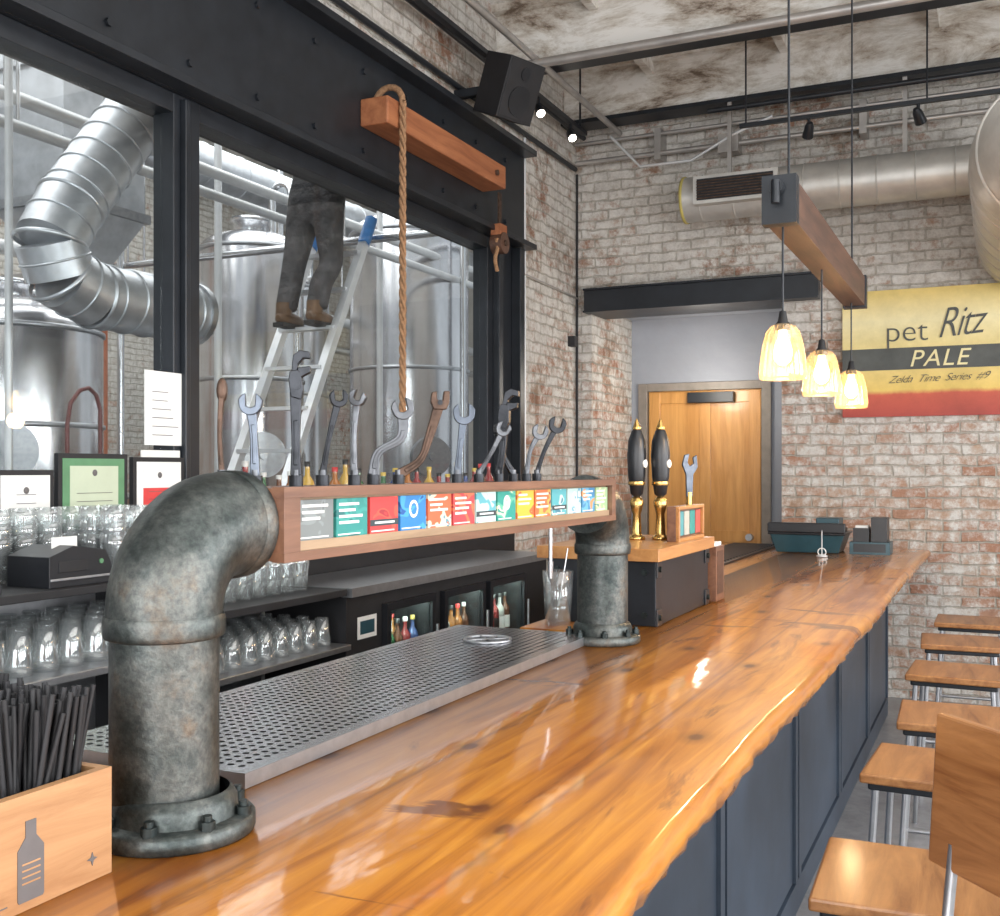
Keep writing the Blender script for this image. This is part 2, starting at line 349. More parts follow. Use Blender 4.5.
for z0,z1 in ((0,.9),(3.5,4.75)): b.box((3.4,-3.6,z0),(3.6,8.1,z1),'offwhite')
for y0,y1 in ((-3.6,-2.4),(-.6,.0),(1.8,2.4),(4.2,4.8),(6.6,8.1)): b.box((3.4,y0,.9),(3.6,y1,3.5),'brick')
b.done()
b=MB('wall_front')
for z0,z1 in ((0,.9),(3.5,4.75)): b.box((-3.4,-3.6,z0),(3.4,-3.4,z1),'offwhite')
for y0,y1 in ((-3.4,-2.2),(-.3,.3),(2.2,3.4)): b.box((y0,-3.6,.9),(y1,-3.4,3.5),'brick')
b.done()
wi=2
for y0 in (-2.4,0,2.4,4.8):
    b=MB('window_%d'%wi); wi+=1
    for a,c in (((3.42,y0,.9),(3.5,y0+.06,3.5)),((3.42,y0+1.74,.9),(3.5,y0+1.8,3.5)),((3.42,y0,.9),(3.5,y0+1.8,.96)),((3.42,y0,3.44),(3.5,y0+1.8,3.5)),((3.44,y0+.88,.9),(3.48,y0+.92,3.5)),((3.44,y0,2.2),(3.48,y0+1.8,2.24))): b.box(a,c,'black')
    b.done()
for x0 in (-2.2,.3):
    b=MB('window_%d'%wi); wi+=1
    for a,c in (((x0,-3.5,.9),(x0+.06,-3.42,3.5)),((x0+1.84,-3.5,.9),(x0+1.9,-3.42,3.5)),((x0,-3.5,.9),(x0+1.9,-3.42,.96)),((x0,-3.5,3.44),(x0+1.9,-3.42,3.5)),((x0+.93,-3.48,.9),(x0+.97,-3.44,3.5))): b.box(a,c,'black')
    b.done()
b=MB('trim_door_header'); b.box((-3.0,8.0,2.87),(-1.19,8.42,3.06),'black'); b.box((-3.0,7.97,2.87),(-1.19,8.0,2.885),'black'); b.box((-3.0,7.97,3.045),(-1.19,8.0,3.06),'black'); b.done()
b=MB('door_1')
b.box((-2.90,9.10,0),(-2.82,9.16,2.38),'casing'); b.box((-1.82,9.10,0),(-1.74,9.16,2.38),'casing'); b.box((-2.82,9.10,2.31),(-1.82,9.16,2.38),'casing')
b.box((-2.82,9.15,0),(-1.82,9.19,2.31),'doorwood')
for x in (-2.81,-2.36,-1.93): b.box((x,9.13,0.05),(x+.1,9.15,2.3),'doorwood')
for z in (.05,1.0,2.2): b.box((-2.81,9.135,z),(-1.83,9.15,z+.1),'doorwood')
b.box((-2.45,9.07,2.2),(-2.05,9.13,2.29),'black'); b.cyl((-1.92,9.13,1.05),(-1.92,9.07,1.05),.03,'steelr')
b.done(.004)
for i,(y,z) in enumerate(((6.6,4.3),(7.85,4.3),(4.9,4.3),(2.9,4.3),(.9,4.3),(-1.2,4.3))):
    b=MB('ceiling_beam'); b.box((-3.1,y-.02,z+.03),(3.4,y+.02,4.70),'beamsteel')
    b.box((-3.1,y-.1,z),(3.4,y+.1,z+.03),'black'); b.box((-3.1,y-.1,4.70),(3.4,y+.1,4.75),'beamsteel')
    b.done()
b=MB('ceiling_joist')
for x in (-2.4,-1.4,-.4,.6,1.6,2.6):
    b.box((x-.03,-3.4,4.62),(x+.03,8.1,4.75),'beamsteel')
b.done()
# ------------------------------------------------------------ window wall
b=MB('window_1')
X0,X1=-3.2,-3.09
def post(y0,y1,z0=1.33,z1=3.18): b.box((X0,y0,z0),(X1,y1,z1),'black')
post(3.43,3.59); post(6.42,6.88); post(-1.5,-1.38)
b.box((X0,-1.5,1.33),(X1-.002,6.88,1.43),'black'); b.box((X0,-1.5,3.10),(X1-.002,6.88,3.18),'black')
b.box((X1,6.50,1.40),(X1+.05,6.56,3.16),'black'); b.box((X1,3.47,1.40),(X1+.03,3.50,3.16),'black')
b.box((X1,6.80,1.40),(X1+.07,6.88,3.17),'black')
b.box((-3.155,-1.4,1.43),(-3.147,3.43,3.10),'wglass'); b.box((-3.155,3.59,1.43),(-3.147,6.42,3.10),'wglass')
b.done(.004)
b=MB('window_ledge_shelf'); b.box((-3.088,-1.5,1.36),(-2.93,6.42,1.385),'black')
for y in (-1,1,3.5,5,6.3): b.box((-3.095,y,1.26),(-2.95,y+.02,1.36),'black')
b.done()
b=MB('trim_steel_channel')
b.box((-3.15,-3.4,3.18),(-3.07,6.98,3.88),'black'); b.box((-3.07,-3.4,3.84),(-2.97,6.98,3.88),'black'); b.box((-3.07,-3.4,3.18),(-2.97,6.98,3.215),'black')
for k in range(22):
    y=-2.8+k*.45
    for z in (3.32,3.74): b.cyl((-3.07,y,z),(-3.055,y,z),.017,'black',6)
b.done(.003)
b=MB('hanging_timber_beam'); b.box((-3.07,4.82,3.44),(-2.9,6.30,3.585),'timber')
for y in (4.97,6.15): b.cyl((-2.9,y,3.51),(-2.885,y,3.51),.02,'rust',6)
b.done(.008)
b=MB('hemp_rope')
for ph in (0,2.1,4.2):
    b.tube([(-2.88+.011*math.cos(ph+i*.55),4.94+.011*math.sin(ph+i*.55),3.585-i*.016) for i in range(112)],.010,'rope',6)
b.tube(arc((-2.965,4.94,3.585),.085,0,180,(1,0,0),(0,0,1),8),.018,'rope',8)
b.done()
b=MB('rope_pulley'); b.cyl((-3.0,6.33,3.10),(-2.92,6.33,3.10),.07,'darktimber',16); b.cyl((-3.01,6.33,3.10),(-2.91,6.33,3.10),.02,'rust',8)
b.box((-2.965,6.31,3.10),(-2.955,6.35,3.43),'rust'); b.tube([(-2.95,6.26+.02*math.sin(i),3.12-.03*i) for i in range(8)],.014,'rope',6); b.box((-3.0,6.28,3.14),(-2.93,6.38,3.22),'timber'); b.done()
# ------------------------------------------------------------ brewery room
simplebox('floor_brewery',(-10,-3,-.1),(-3.4,16,0),'floor')
simplebox('ceiling_brewery',(-10,-3,5.8),(-3.4,16,5.95),'ceiling')
simplebox('wall_brewery_far',(-10.2,-3,0),(-10,16,5.8),'brickL')
simplebox('wall_brewery_end',(-10,16,0),(-3.4,16.2,5.8),'offwhite')
def tank(x,y,r,top,name='fermentation_tank'):
    b=MB(name); dh=r*.42
    prof=[(.05,.55),(r*.98,1.15)]
    prof+= [(r,1.2),(r,top-dh)]
    prof+= [(r*math.cos(a),top-dh+dh*math.sin(a)) for a in [math.radians(k) for k in (12,25,40,55,70,82)]]+[(.02,top)]
    b.lathe(prof,(x,y,0),'tank',40)
    for z in (1.25,(1.25+top-dh)/2,top-dh): b.lathe([(r,z-.02),(r+.015,z-.015),(r+.015,z+.015),(r,z+.02)],(x,y,0),'steelr',40)
    for k in range(4):
        a=math.pi/4+k*math.pi/2; px,py=x+r*.85*math.cos(a),y+r*.85*math.sin(a)
        b.cyl((px,py,0),(px,py,1.3),.05,'steel',10)
    b.lathe([(.16,0),(.16,.1),(.19,.1),(.19,.14),(.0,.16)],(x,y,top-.03),'steel',18)
    b.cyl((x+r*.5,y,top-.15),(x+r*.5,y,top+.3),.035,'steel',10); b.tube(arc((x+r*.5+.1,y,top+.3),.1,180,0,(1,0,0),(0,0,1),8)+[Vector((x+r*.5+.2,y,1.0))],.03,'steel',10)
    dx,dy=.75,-.66
    c=Vector((x+dx*r*.97,y+dy*r*.97,1.75)); b.cyl(c,c+Vector((dx,dy,0))*.09,.2,'steelr',24); b.cyl(c,c+Vector((dx,dy,0))*.13,.04,'steelr',8)
    return b.done()
tank(-5.6,9.75,.62,4.3); tank(-6.2,7.9,.47,3.8); tank(-6.6,5.6,.65,2.9); tank(-7.8,10.4,.6,4.0); tank(-6.3,3.6,.6,2.9); tank(-5.0,11.9,.55,4.1)
b=MB('spiral_duct')
b.duct([(-4,5.15,4.72),(-4,3.74,2.88),(-4,3.62,2.68),(-4,3.68,2.53),(-4,3.88,2.47),(-4,4.58,2.47)],.158,'duct')
b.cyl((-4,4.56,2.47),(-4,4.60,2.47),.172,'steelr',26)
b.duct([(-4,5.15,4.72),(-4,5.2,4.9),(-4,5.2,5.8)],.158,'duct'); b.done()
b=MB('spiral_duct'); b.duct([(-6.6,4.2,2.9),(-6.6,4.2,4.2),(-6.6,4.35,4.4),(-6.6,15.5,4.4)],.2,'duct',30,.5); b.done()
b=MB('rectangular_duct'); b.box((-5.9,4.9,3.3),(-5.3,5.6,5.8),'duct'); b.box((-5.93,4.87,3.3),(-5.27,5.63,3.36),'steelr'); b.box((-5.93,4.87,4.2),(-5.27,5.63,4.25),'steelr')
b.add([(-5.9,4.9,3.3),(-5.3,4.9,3.3),(-5.3,5.6,3.3),(-5.9,5.6,3.3),(-5.75,5.05,3.0),(-5.45,5.05,3.0),(-5.45,5.45,3.0),(-5.75,5.45,3.0)],[(0,1,5,4),(1,2,6,5),(2,3,7,6),(3,0,4,7),(4,5,6,7)],'duct'); b.done()
for x,z,rr,m in ((-5.0,3.55,.035,'whitepipe'),(-5.1,3.75,.04,'whitepipe'),(-4.8,3.95,.035,'steel'),(-7.2,3.4,.06,'whitepipe'),(-7.4,3.1,.05,'steel'),(-5.6,5.2,.09,'whitepipe')):
    b=MB('process_pipe'); b.cyl((x,-1,z),(x,15.9,z),rr,m,10)
    for k in range(5):
        y=1+k*3.3; b.cyl((x,y,z),(x,y,5.8),.012,'steel',6)
    b.done()
for x,y,rr,m in ((-7.1,7.0,.04,'redpipe'),(-5.3,7.35,.03,'steel'),(-5.2,8.5,.03,'whitepipe'),(-6.7,9.0,.04,'steel'),(-5.5,6.6,.03,'whitepipe'),(-6.6,6.7,.03,'steel'),(-4.9,9.6,.03,'steel'),(-4.6,3.9,.02,'whitepipe')):
    b=MB('vertical_process_pipe'); b.cyl((x,y,0),(x,y,5.8),rr,m,10); b.cyl((x-.01,y,1.4),(x+.12,y,1.4),.02,'steel',8); b.done()
b=MB('control_panel_cabinet'); b.box((-5.5,2.9,0),(-5.0,3.9,2.0),'steelr'); b.box((-4.995,3.0,.2),(-4.98,3.8,1.85),'steel'); b.cyl((-4.98,3.7,1.2),(-4.93,3.7,1.2),.03,'black'); b.done(.01)
b=MB('brewery_hose'); b.tube([(-4.3,4.0,0),(-4.3,4.0,1.85),(-4.3,4.02,1.96),(-4.3,4.08,2.03),(-4.32,4.16,2.05),(-4.35,4.24,2.02),(-4.35,4.27,1.94),(-4.35,4.27,.02)],.011,'hose',8); b.done()
b=MB('leaning_ladder')
def LP(z,x): return Vector((x,5.86+(z-1.82)*.54,z))
for x in (-4.2,-4.66):
    p0,p1=LP(.0,x),LP(3.42,x); b.tube([p0,p1],.042,'alum',4,True,None,False,math.pi/4)
    b.tube([LP(3.27,x),LP(3.47,x)],.048,'blue',6)
z=.3
while z<3.3:
    p=LP(z,0); b.box((-4.66,p.y-.05,z-.015),(-4.2,p.y+.035,z+.01),'alum'); z+=.29
b.done()
b=MB('support_rail'); b.cyl((-9.9,6.78,3.33),(-3.6,6.78,3.33),.03,'steel',10); b.cyl((-3.8,6.78,3.33),(-3.8,6.78,5.8),.02,'steel',8); b.done()
def person():
    zf=2.632
    V=[];E=[];Rr=[]
    def add(p,r,par=None):
        V.append(p); Rr.append(r)
        if par is not None: E.append((par,len(V)-1))
        return len(V)-1
    cx=-4.43
    def yy(z): return 6.20+(z-zf)*.20
    pel=add((cx,yy(zf+.90),zf+.90),(.19,.155))
    waist=add((cx,yy(zf+1.06),zf+1.06),(.18,.145),pel); ch=add((cx,yy(zf+1.3),zf+1.30),(.19,.14),waist); nb=add((cx,yy(zf+1.45),zf+1.46),(.095,.075),ch)
    nk=add((cx,yy(zf+1.5),zf+1.53),(.058,.058),nb)
    hd0=add((cx,yy(zf+1.55)+.02,zf+1.6),(.075,.085),nk); hd1=add((cx,yy(zf+1.6)+.02,zf+1.69),(.08,.098),hd0); add((cx,yy(zf+1.6)+.015,zf+1.76),(.055,.07),hd1)
    boots=MB('work_boots')
    for s in (-1,1):
        h=add((cx+s*.115,yy(zf+.82),zf+.82),(.12,.135),pel)
        th=add((cx+s*.125,yy(zf+.66)+.02,zf+.64),(.10,.112),h)
        kn=add((cx+s*.13,yy(zf+.46)+(.10 if s>0 else .0),zf+.46),(.082,.09),th)
        cf=add((cx+s*.13,yy(zf+.3)-.01,zf+.30),(.080,.088),kn)
        an=add((cx+s*.13,yy(zf+.1)-.02,zf+.13),(.076,.082),cf)
        add((cx+s*.13,yy(zf+.1)-.02,zf+.10),(.074,.08),an)
        bx,by=cx+s*.13,yy(zf)-.03
        boots.tube([(bx,by-.0,zf+.16),(bx,by-.0,zf+.07)],[.055,.058],'boot',14)
        boots.tube([(bx,by-.065,zf+.05),(bx,by-.04,zf+.055),(bx,by+.05,zf+.055),(bx,by+.14,zf+.048),(bx,by+.20,zf+.042),(bx,by+.225,zf+.038)],[.02,.048,.05,.046,.036,.012],'boot',14)
        boots.box((bx-.045,by-.07,zf-.012),(bx+.045,by+.22,zf+.02),'blackm')
        sh=add((cx+s*.2,yy(zf+1.4),zf+1.40),(.066,.07),ch)
        el=add((cx+s*.27,yy(zf+1.35)+.22,zf+1.36),(.047,.05),sh)
        wr=add((cx+s*.18,yy(zf+1.4)+.35,zf+1.56),(.028,.03),el)
        pa=add((cx+s*.17,yy(zf+1.4)+.37,zf+1.64),(.036,.018),wr)
        for k,l in enumerate((.055,.065,.06,.048)):
            a=add((cx+s*.17+(k-1.5)*.022,yy(zf+1.4)+.38,zf+1.69),(.009,.009),pa); c=add((cx+s*.17+(k-1.5)*.024,yy(zf+1.4)+.40,zf+1.69+l*.5),(.008,.008),a); add((cx+s*.17+(k-1.5)*.024,yy(zf+1.4)+.425,zf+1.69+l*.55),(.007,.007),c)
        t=add((cx+s*.17-s*.045,yy(zf+1.4)+.38,zf+1.65),(.010,.010),pa); add((cx+s*.17-s*.055,yy(zf+1.4)+.41,zf+1.675),(.008,.008),t)
    me=bpy.data.meshes.new('worker_mesh'); me.from_pydata(V,E,[]); ob=bpy.data.objects.new('brewery_worker',me); sc.collection.objects.link(ob)
    sk=ob.modifiers.new('skin','SKIN'); 
    for i,r in enumerate(Rr): me.skin_vertices[0].data[i].radius=r
    me.skin_vertices[0].data[0].use_root=True
    ob.modifiers.new('sub','SUBSURF').levels=2; ob.modifiers['sub'].render_levels=2
    sk.use_smooth_shade=True
    m,nt,out=newmat('worker_clothing'); bs=N(nt,'ShaderNodeBsdfPrincipled',{'Roughness':.8})
    g=N(nt,'ShaderNodeNewGeometry'); s=N(nt,'ShaderNodeSeparateXYZ'); L(nt,g.outputs['Position'],s.inputs[0])
    mr=N(nt,'ShaderNodeMapRange'); mr.inputs['From Min'].default_value=zf; mr.inputs['From Max'].default_value=zf+2; L(nt,s.outputs['Z'],mr.inputs['Value'])
    c=ramp(nt,mr.outputs[0],[(.0,(.060,.058,.062)),(.43,(.010,.010,.013)),(.755,(.55,.30,.20)),(.85,(.06,.035,.02))],'CONSTANT')
    nz=N(nt,'ShaderNodeTexNoise',{'Scale':12.0,'Detail':4.0}); L(nt,g.outputs['Position'],nz.inputs['Vector'])
    cc=mixc(nt,1.0,c,ramp(nt,nz.outputs['Fac'],[(.35,(.6,.6,.6)),(.65,(1.4,1.35,1.3))]),'MULTIPLY')
    L(nt,cc,bs.inputs['Base Color']); bp=N(nt,'ShaderNodeBump',{'Strength':.8,'Distance':.05}); L(nt,nz.outputs['Fac'],bp.inputs['Height']); L(nt,bp.outputs[0],bs.inputs['Normal'])
    L(nt,bs.outputs[0],out.inputs['Surface']); me.materials.append(m)
    f=boots.done(.004); f.parent=ob
    hd=MB('face_features',); y0=yy(zf+1.6)+.115
    hd.sphere((cx,y0+.005,zf+1.64),.016,pmat('skin',(.55,.30,.20),.6),8,(.8,1.2,1.2))
    for s in (-1,1): hd.sphere((cx+s*.032,y0-.012,zf+1.67),.011,'paper',8); hd.sphere((cx+s*.032,y0-.003,zf+1.67),.005,'blackm',8); hd.sphere((cx+s*.085,y0-.10,zf+1.65),.028,bpy.data.materials['skin'],8,(.35,.7,1.1))
    hd.box((cx-.024,y0-.014,zf+1.598),(cx+.024,y0-.004,zf+1.606),'red')
    f=hd.done(); f.parent=ob
person()
# ------------------------------------------------------------ bar counter
def barcounter():
    b=MB('bar_counter')
    ys=[-.6+i*.04 for i in range(int((7.98+.6)/.04)+1)]
    rnd=random.Random(3)
    def sm(y,seed,f): return math.sin(y*f+seed)*.5+math.sin(y*f*2.3+seed*2)*.3+math.sin(y*f*5.1+seed*3)*.2
    vs=[];k=9
    for y in ys:
        e=-.445+.010*sm(y,1,1.7)+.002*(rnd.random()-.5)
        j=lambda a: a*(rnd.random()-.5)
        vs+=[(-1.3,y,1.008),(-1.3,y,1.07),(-.9,y,1.07),(e-.022,y,1.07),(e-.008,y,1.065+j(.003)),(e+.003+j(.006),y,1.050),(e+.0+j(.012),y,1.03+j(.008)),(e-.012+j(.012),y,1.010),(e-.03,y,1.000)]
    fs=[]
    for i in range(len(ys)-1):
        for q in range(k): fs.append((i*k+q,i*k+(q+1)%k,(i+1)*k+(q+1)%k,(i+1)*k+q))
    b.add(vs,fs,'barwood',True)
    b.add(vs[:k],[tuple(range(k))],'barwood'); b.add(vs[-k:],[tuple(range(k))],'barwood')
    b.box((-1.70,-.6,1.008),(-1.3,1.44,1.0699),'barwood'); b.box((-1.52,3.42,1.008),(-1.3,7.98,1.0699),'barwood'); b.box((-1.9,5.6,1.008),(-1.52,7.98,1.0699),'barwood')
    b.box((-.80,-.6,0),(-.70,7.5,1.0),'slate')
    b.box((-1.30,-.6,0),(-1.24,7.5,1.005),'blackm'); b.box((-1.3,7.5,0),(-.7,7.52,1.0),'slate'); b.box((-1.3,-.62,0),(-.7,-.6,1.0),'slate')
    seams=[-.6,.55,1.72,2.87,4.02,5.18,6.36,7.52]
    for a,c in zip(seams[:-1],seams[1:]):
        b.box((-.70,a+.012,.12),(-.68,c-.012,.998),'slate')
        for u in (a+.012,c-.06): b.box((-.68,u,.12),(-.668,u+.048,.997),'slate')
    b.box((-.7,-.6,0),(-.672,7.52,.11),'slate')
    for x,y in ((-1.66,1.0),(-1.66,-.5),(-1.5,3.5),(-1.85,5.7),(-1.85,7.8)): b.box((x,y,0),(x+.05,y+.05,1.008),'steelr')
    b.done()
barcounter()
def tray():
    b=MB('drip_tray'); x0,x1,y0,y1=-1.655,-1.175,1.48,3.21; zt=1.098; p=.024
    b.box((x0+.006,y0+.006,1.071),(x1-.006,y1-.006,1.078),'blackm')
    b.box((x0,y0+.006,1.071),(x0+.006,y1-.006,zt-.0005),'steel'); b.box((x1-.006,y0+.006,1.071),(x1,y1-.006,zt-.0005),'steelr'); b.box((x0,y0,1.071),(x1,y0+.006,zt-.0005),'steelr'); b.box((x0,y1-.006,1.071),(x1,y1,zt-.0005),'steel')
    nx=int((x1-x0)/p); ny=int((y1-y0)/p); px=(x1-x0)/nx; py=(y1-y0)/ny
    vs=[];fs=[]
    for i in range(nx):
        for j in range(ny):
            cx=x0+(i+.5)*px; cy=y0+(j+.5)*py; o=len(vs)
            hole=not(i in(0,nx-1) or j in (0,ny-1))
            sq=[(1,0),(1,1),(0,1),(-1,1),(-1,0),(-1,-1),(0,-1),(1,-1)]
            for a,c in sq: vs.append((cx+a*px/2,cy+c*py/2,zt))
            if hole:
                for q in range(8):
                    an=q*math.pi/4; vs.append((cx+.0068*math.cos(an),cy+.0068*math.sin(an),zt))
                for q in range(8):
                    fs.append((o+q,o+(q+1)%8,o+8+(q+1)%8,o+8+q))
            else: fs.append(tuple(o+q for q in range(8)))
    b.add(vs,fs,'steel')
    b.tube([(-1.42+.07*math.cos(a*math.pi/12),2.95+.07*math.sin(a*math.pi/12),zt+.004) for a in range(25)],.005,'steelr',6,False)
    for a in range(4):
        an=a*math.pi/4; b.cyl((-1.42+.07*math.cos(an),2.95+.07*math.sin(an),zt+.004),(-1.42-.07*math.cos(an),2.95-.07*math.sin(an),zt+.004),.003,'steelr',6)
    b.done()
    b=MB('under_bar_ice_well'); b.box((-1.655,1.5,.45),(-1.31,3.2,1.07),'steelr')
    for x in (-1.64,-1.36):
        for y in (1.5,3.16): b.box((x,y,0),(x+.04,y+.04,.46),'steelr')
    b.done()
tray()
def tower():
    b=MB('pipe_tap_tower'); X=-1.155
    for y,sg,off,zo in ((1.263,1,.014,0),(3.25,-1,0,-.015)):
        b.lathe([(.0,0),(.119,0),(.121,.004),(.121,.022),(.116,.027),(.096,.028),(.094,.05),(.087,.062),(.082,.065)],(X+off,y+off*.4,1.0705),'iron',40)
        for k in range(8):
            a=math.pi/8+k*math.pi/4; cx,cy=X+off+.106*math.cos(a),y+off*.4+.106*math.sin(a)
            b.cyl((cx,cy,1.095),(cx,cy,1.110),.012,'bolt',6); b.cyl((cx,cy,1.11),(cx,cy,1.118),.007,'bolt',8)
        b.cyl((X,y,1.09),(X,y,1.39+zo),.081,'iron',40)
        b.lathe([(.081,0),(.089,.003),(.0905,.010),(.0905,.030),(.088,.036)],(X,y,1.365+zo),'iron',40)
        path=[Vector((X,y,1.39+zo))]+arc((X,y+sg*.13,1.40+zo),.13,180,90,(0,sg,0),(0,0,1),18)+[Vector((X,y+sg*.15,1.53+zo))]
        b.tube(path,.0865,'iron',40)
        b.tube([(X,y+sg*.14,1.53+zo),(X,y+sg*.143,1.53+zo),(X,y+sg*.166,1.53+zo)],[.087,.0895,.0895],'iron',40)
    y0,y1=1.43,3.09
    b.box((-1.245,y0,1.47),(-1.08,y1,1.59),'boxwood')
    b.box((-1.08,y0-.001,1.574),(-1.055,y1+.001,1.592),'boxwood'); b.box((-1.08,y0-.001,1.468),(-1.055,y1+.001,1.484),'boxwood')
    b.box((-1.08,y0,1.484),(-1.056,y0+.045,1.574),'boxwood'); b.box((-1.08,y1-.03,1.484),(-1.056,y1,1.574),'boxwood')
    b.box((-1.08,y0+.045,1.484),(-1.066,y1-.03,1.500),'palewood'); b.box((-1.08,y0+.045,1.5),(-1.077,y1-.03,1.574),'palewood')
    art=[((.16,.18,.18),(.20,.23,.23),(.12,.14,.14)),((.02,.22,.20),(.03,.27,.24),(.01,.13,.13)),((.50,.04,.04),(.58,.08,.05),(.30,.02,.03)),((.02,.18,.45),(.05,.30,.58),(.01,.08,.3)),((.60,.12,.05),(.65,.55,.42),(.10,.25,.30)),((.52,.05,.06),(.62,.15,.07),(.35,.03,.05)),((.45,.62,.60),(.10,.35,.40),(.65,.66,.60)),((.02,.27,.22),(.10,.40,.28),(.62,.60,.45)),((.68,.40,.05),(.60,.12,.04),(.70,.58,.20)),((.60,.14,.05),(.68,.35,.08),(.20,.05,.08)),((.08,.34,.38),(.45,.60,.55),(.05,.18,.25)),((.40,.55,.52),(.12,.30,.40),(.6,.62,.55)),((.04,.20,.38),(.12,.36,.52),(.55,.25,.1)),((.30,.45,.25),(.60,.58,.35),(.08,.25,.20))]
    P=(y1-.03-y0-.055)/14
    lt=cm((.85,.85,.82),50); dk=cm((.03,.05,.06),51)
    for i,(c1,c2,c3) in enumerate(art):
        a=y0+.055+i*P; m=labelart('beer_label_%d'%i,c1,c2,c3,i*1.7); b.box((-1.077,a+.005,1.499),(-1.070,a+P-.005,1.569),m)
        t=i%4; b.box((-1.070,a+.009,1.503),(-1.0693,a+P-.02-.01*(i%2),1.5055),lt)
        if t in (0,1):
            for k in range(3+t): b.box((-1.070,a+.013,1.556-k*.011),(-1.0693,a+P-.022-.012*((i+k)%3),1.561-k*.011),lt)
        elif t==2:
            b.box((-1.070,a+.005,1.514),(-1.0693,a+P-.005,1.526),dk); b.box((-1.0693,a+.02,1.518),(-1.0688,a+P-.02,1.522),lt)
        else:
            b.cyl((-1.070,a+P/2,1.542),(-1.0692,a+P/2,1.542),.018,lt,16); b.cyl((-1.0692,a+P/2,1.542),(-1.0688,a+P/2,1.542),.012,m,12)
    b.tube([(-1.2,2.92,1.475),(-1.2,2.92,1.33)],.006,'steel',8)
    b.tube([(-1.2,2.92,1.35),(-1.2,2.92,1.30)],[.010,.007],'steel',8)
    b.done(.0015,seg=1)
tower()
def wrench(base,path,w,head,hang,R_,mat,rot=35,t=.012):
    b=MB('wrench_tap_handle'); T=Matrix.Translation((base[0],base[1],1.5905))@Matrix.Rotation(math.radians(rot),4,'Z'); b.M=T
    b.cyl((0,0,0),(0,0,.02),.013,'wrenchb',12); b.cyl((0,0,.015),(0,0,.03),.008,'wrench',10)
    P=[Vector((u,v+.02)) for u,v in path]; n=len(P)
    Q=[]
    for i in range(n-1):
        p0=P[max(0,i-1)];p1=P[i];p2=P[i+1];p3=P[min(n-1,i+2)]
        for k in range(6):
            s=k/6; Q.append(.5*((2*p1)+(p2-p0)*s+(2*p0-5*p1+4*p2-p3)*s*s+(3*p1-p0-3*p2+p3)*s**3))
    Q.append(P[-1]); Lp=[];Rp=[]
    for i,q in enumerate(Q):
        d=(Q[min(i+1,len(Q)-1)]-Q[max(i-1,0)]).normalized(); nn=Vector((-d.y,d.x)); f=i/(len(Q)-1); ww=w*(.8+.35*abs(f-.45)*2)/2
        Lp.append(q+nn*ww); Rp.append(q-nn*ww)
    poly=[tuple(p) for p in Lp]+[tuple(p) for p in Rp[::-1]]
    b.prism(poly,t,mat); 
    b.prism([tuple(q+(p-q)*.45) for q,p in zip(Q[2:-4],Lp[2:-4])]+[tuple(q+(p-q)*.45) for q,p in zip(Q[2:-4],Rp[2:-4])][::-1],t*1.25,mat)
    c=Q[-1]; d=(Q[-1]-Q[-3]).normalized(); a0=math.atan2(d.y,d.x)+math.radians(hang)
    def rp(pts,cc=None): 
        cc=cc or c
        return [(cc.x+x*math.cos(a0)-y*math.sin(a0),cc.y+x*math.sin(a0)+y*math.cos(a0)) for x,y in pts]
    if head=='open':
        s=R_*.42; cc=c+d*R_*.6; pts=[]
        a1=math.asin(s/R_)
        k=14
        for i in range(k+1):
            a=a1+(2*math.pi-2*a1)*i/k; rr=R_*(1+.12*(math.cos(a)>0)); pts.append((rr*math.cos(a),rr*math.sin(a)))
        pts+= [(-R_*.15,-s),(-R_*.3,0),(-R_*.15,s)]
        b.prism(rp(pts,cc),t*1.5,mat)
    elif head=='pipe':
        k=R_/.02
        S=lambda pp:[(x*k,y*k) for x,y in pp]
        b.prism(rp(S([(-.02,-.010),(.0,-.018),(.045,-.018),(.05,-.012),(.05,.006),(.03,.012),(-.01,.012)])),t*1.6,mat)
        b.prism(rp(S([(.035,.006),(.085,-.006),(.095,-.022),(.088,-.045),(.072,-.044),(.075,-.028),(.062,-.014),(.03,-.008)])),t*1.3,mat)
        b.prism(rp(S([(.03,-.012),(.055,-.012),(.055,-.042),(.04,-.040)])),t*1.5,mat)
        b.cyl((c.x-.0,-.012,c.y+.012),(c.x,.012,c.y+.012),.012*k,mat,10)
    elif head=='adj':
        cc=c+d*R_*.4
        b.prism(rp([(-.7*R_,-.75*R_),(.1*R_,-R_),(1.3*R_,-.95*R_),(1.25*R_,-.35*R_),(.25*R_,-.3*R_),(.25*R_,.35*R_),(1.15*R_,.42*R_),(1.0*R_,.95*R_),(0,1.0*R_),(-.8*R_,.6*R_)],cc),t*1.5,mat)
        b.cyl((cc.x,-t*.9,cc.y),(cc.x,t*.9,cc.y),R_*.28,'wrenchb',10)
    elif head=='ball':
        b.sphere((c.x,0,c.y),R_,mat,12,(.8,.7,1.8))
    b.done(.0015,seg=1)
W=wrench
W((-1.20,1.45),[(0,0),(-.004,.07),(.0,.145)],.009,'ball',0,.012,'rust',35)
W((-1.15,1.475),[(0,0),(-.002,.07),(-.006,.110)],.015,'open',-8,.019,'wrenchu',30)
W((-1.15,1.592),[(0,0),(0,.07),(.0,.150)],.018,'pipe',8,.0155,'wrenchb',30,.013)
W((-1.16,1.69),[(0,0),(.012,.07),(.028,.135)],.012,'open',18,.017,'wrenchb',40)
W((-1.14,1.77),[(0,0),(.0,.08),(.005,.14)],.012,'open',-15,.016,'wrench',20)
W((-1.15,1.855),[(0,0),(.010,.045),(.055,.075),(.060,.12)],.020,'open',15,.022,'wrench',35,.014)
W((-1.15,1.955),[(0,0),(.045,.03),(.065,.08),(.085,.145)],.019,'adj',12,.020,'rust',35,.014)
W((-1.15,2.225),[(0,0),(.006,.06),(.014,.125)],.016,'open',10,.025,'wrenchu',30)
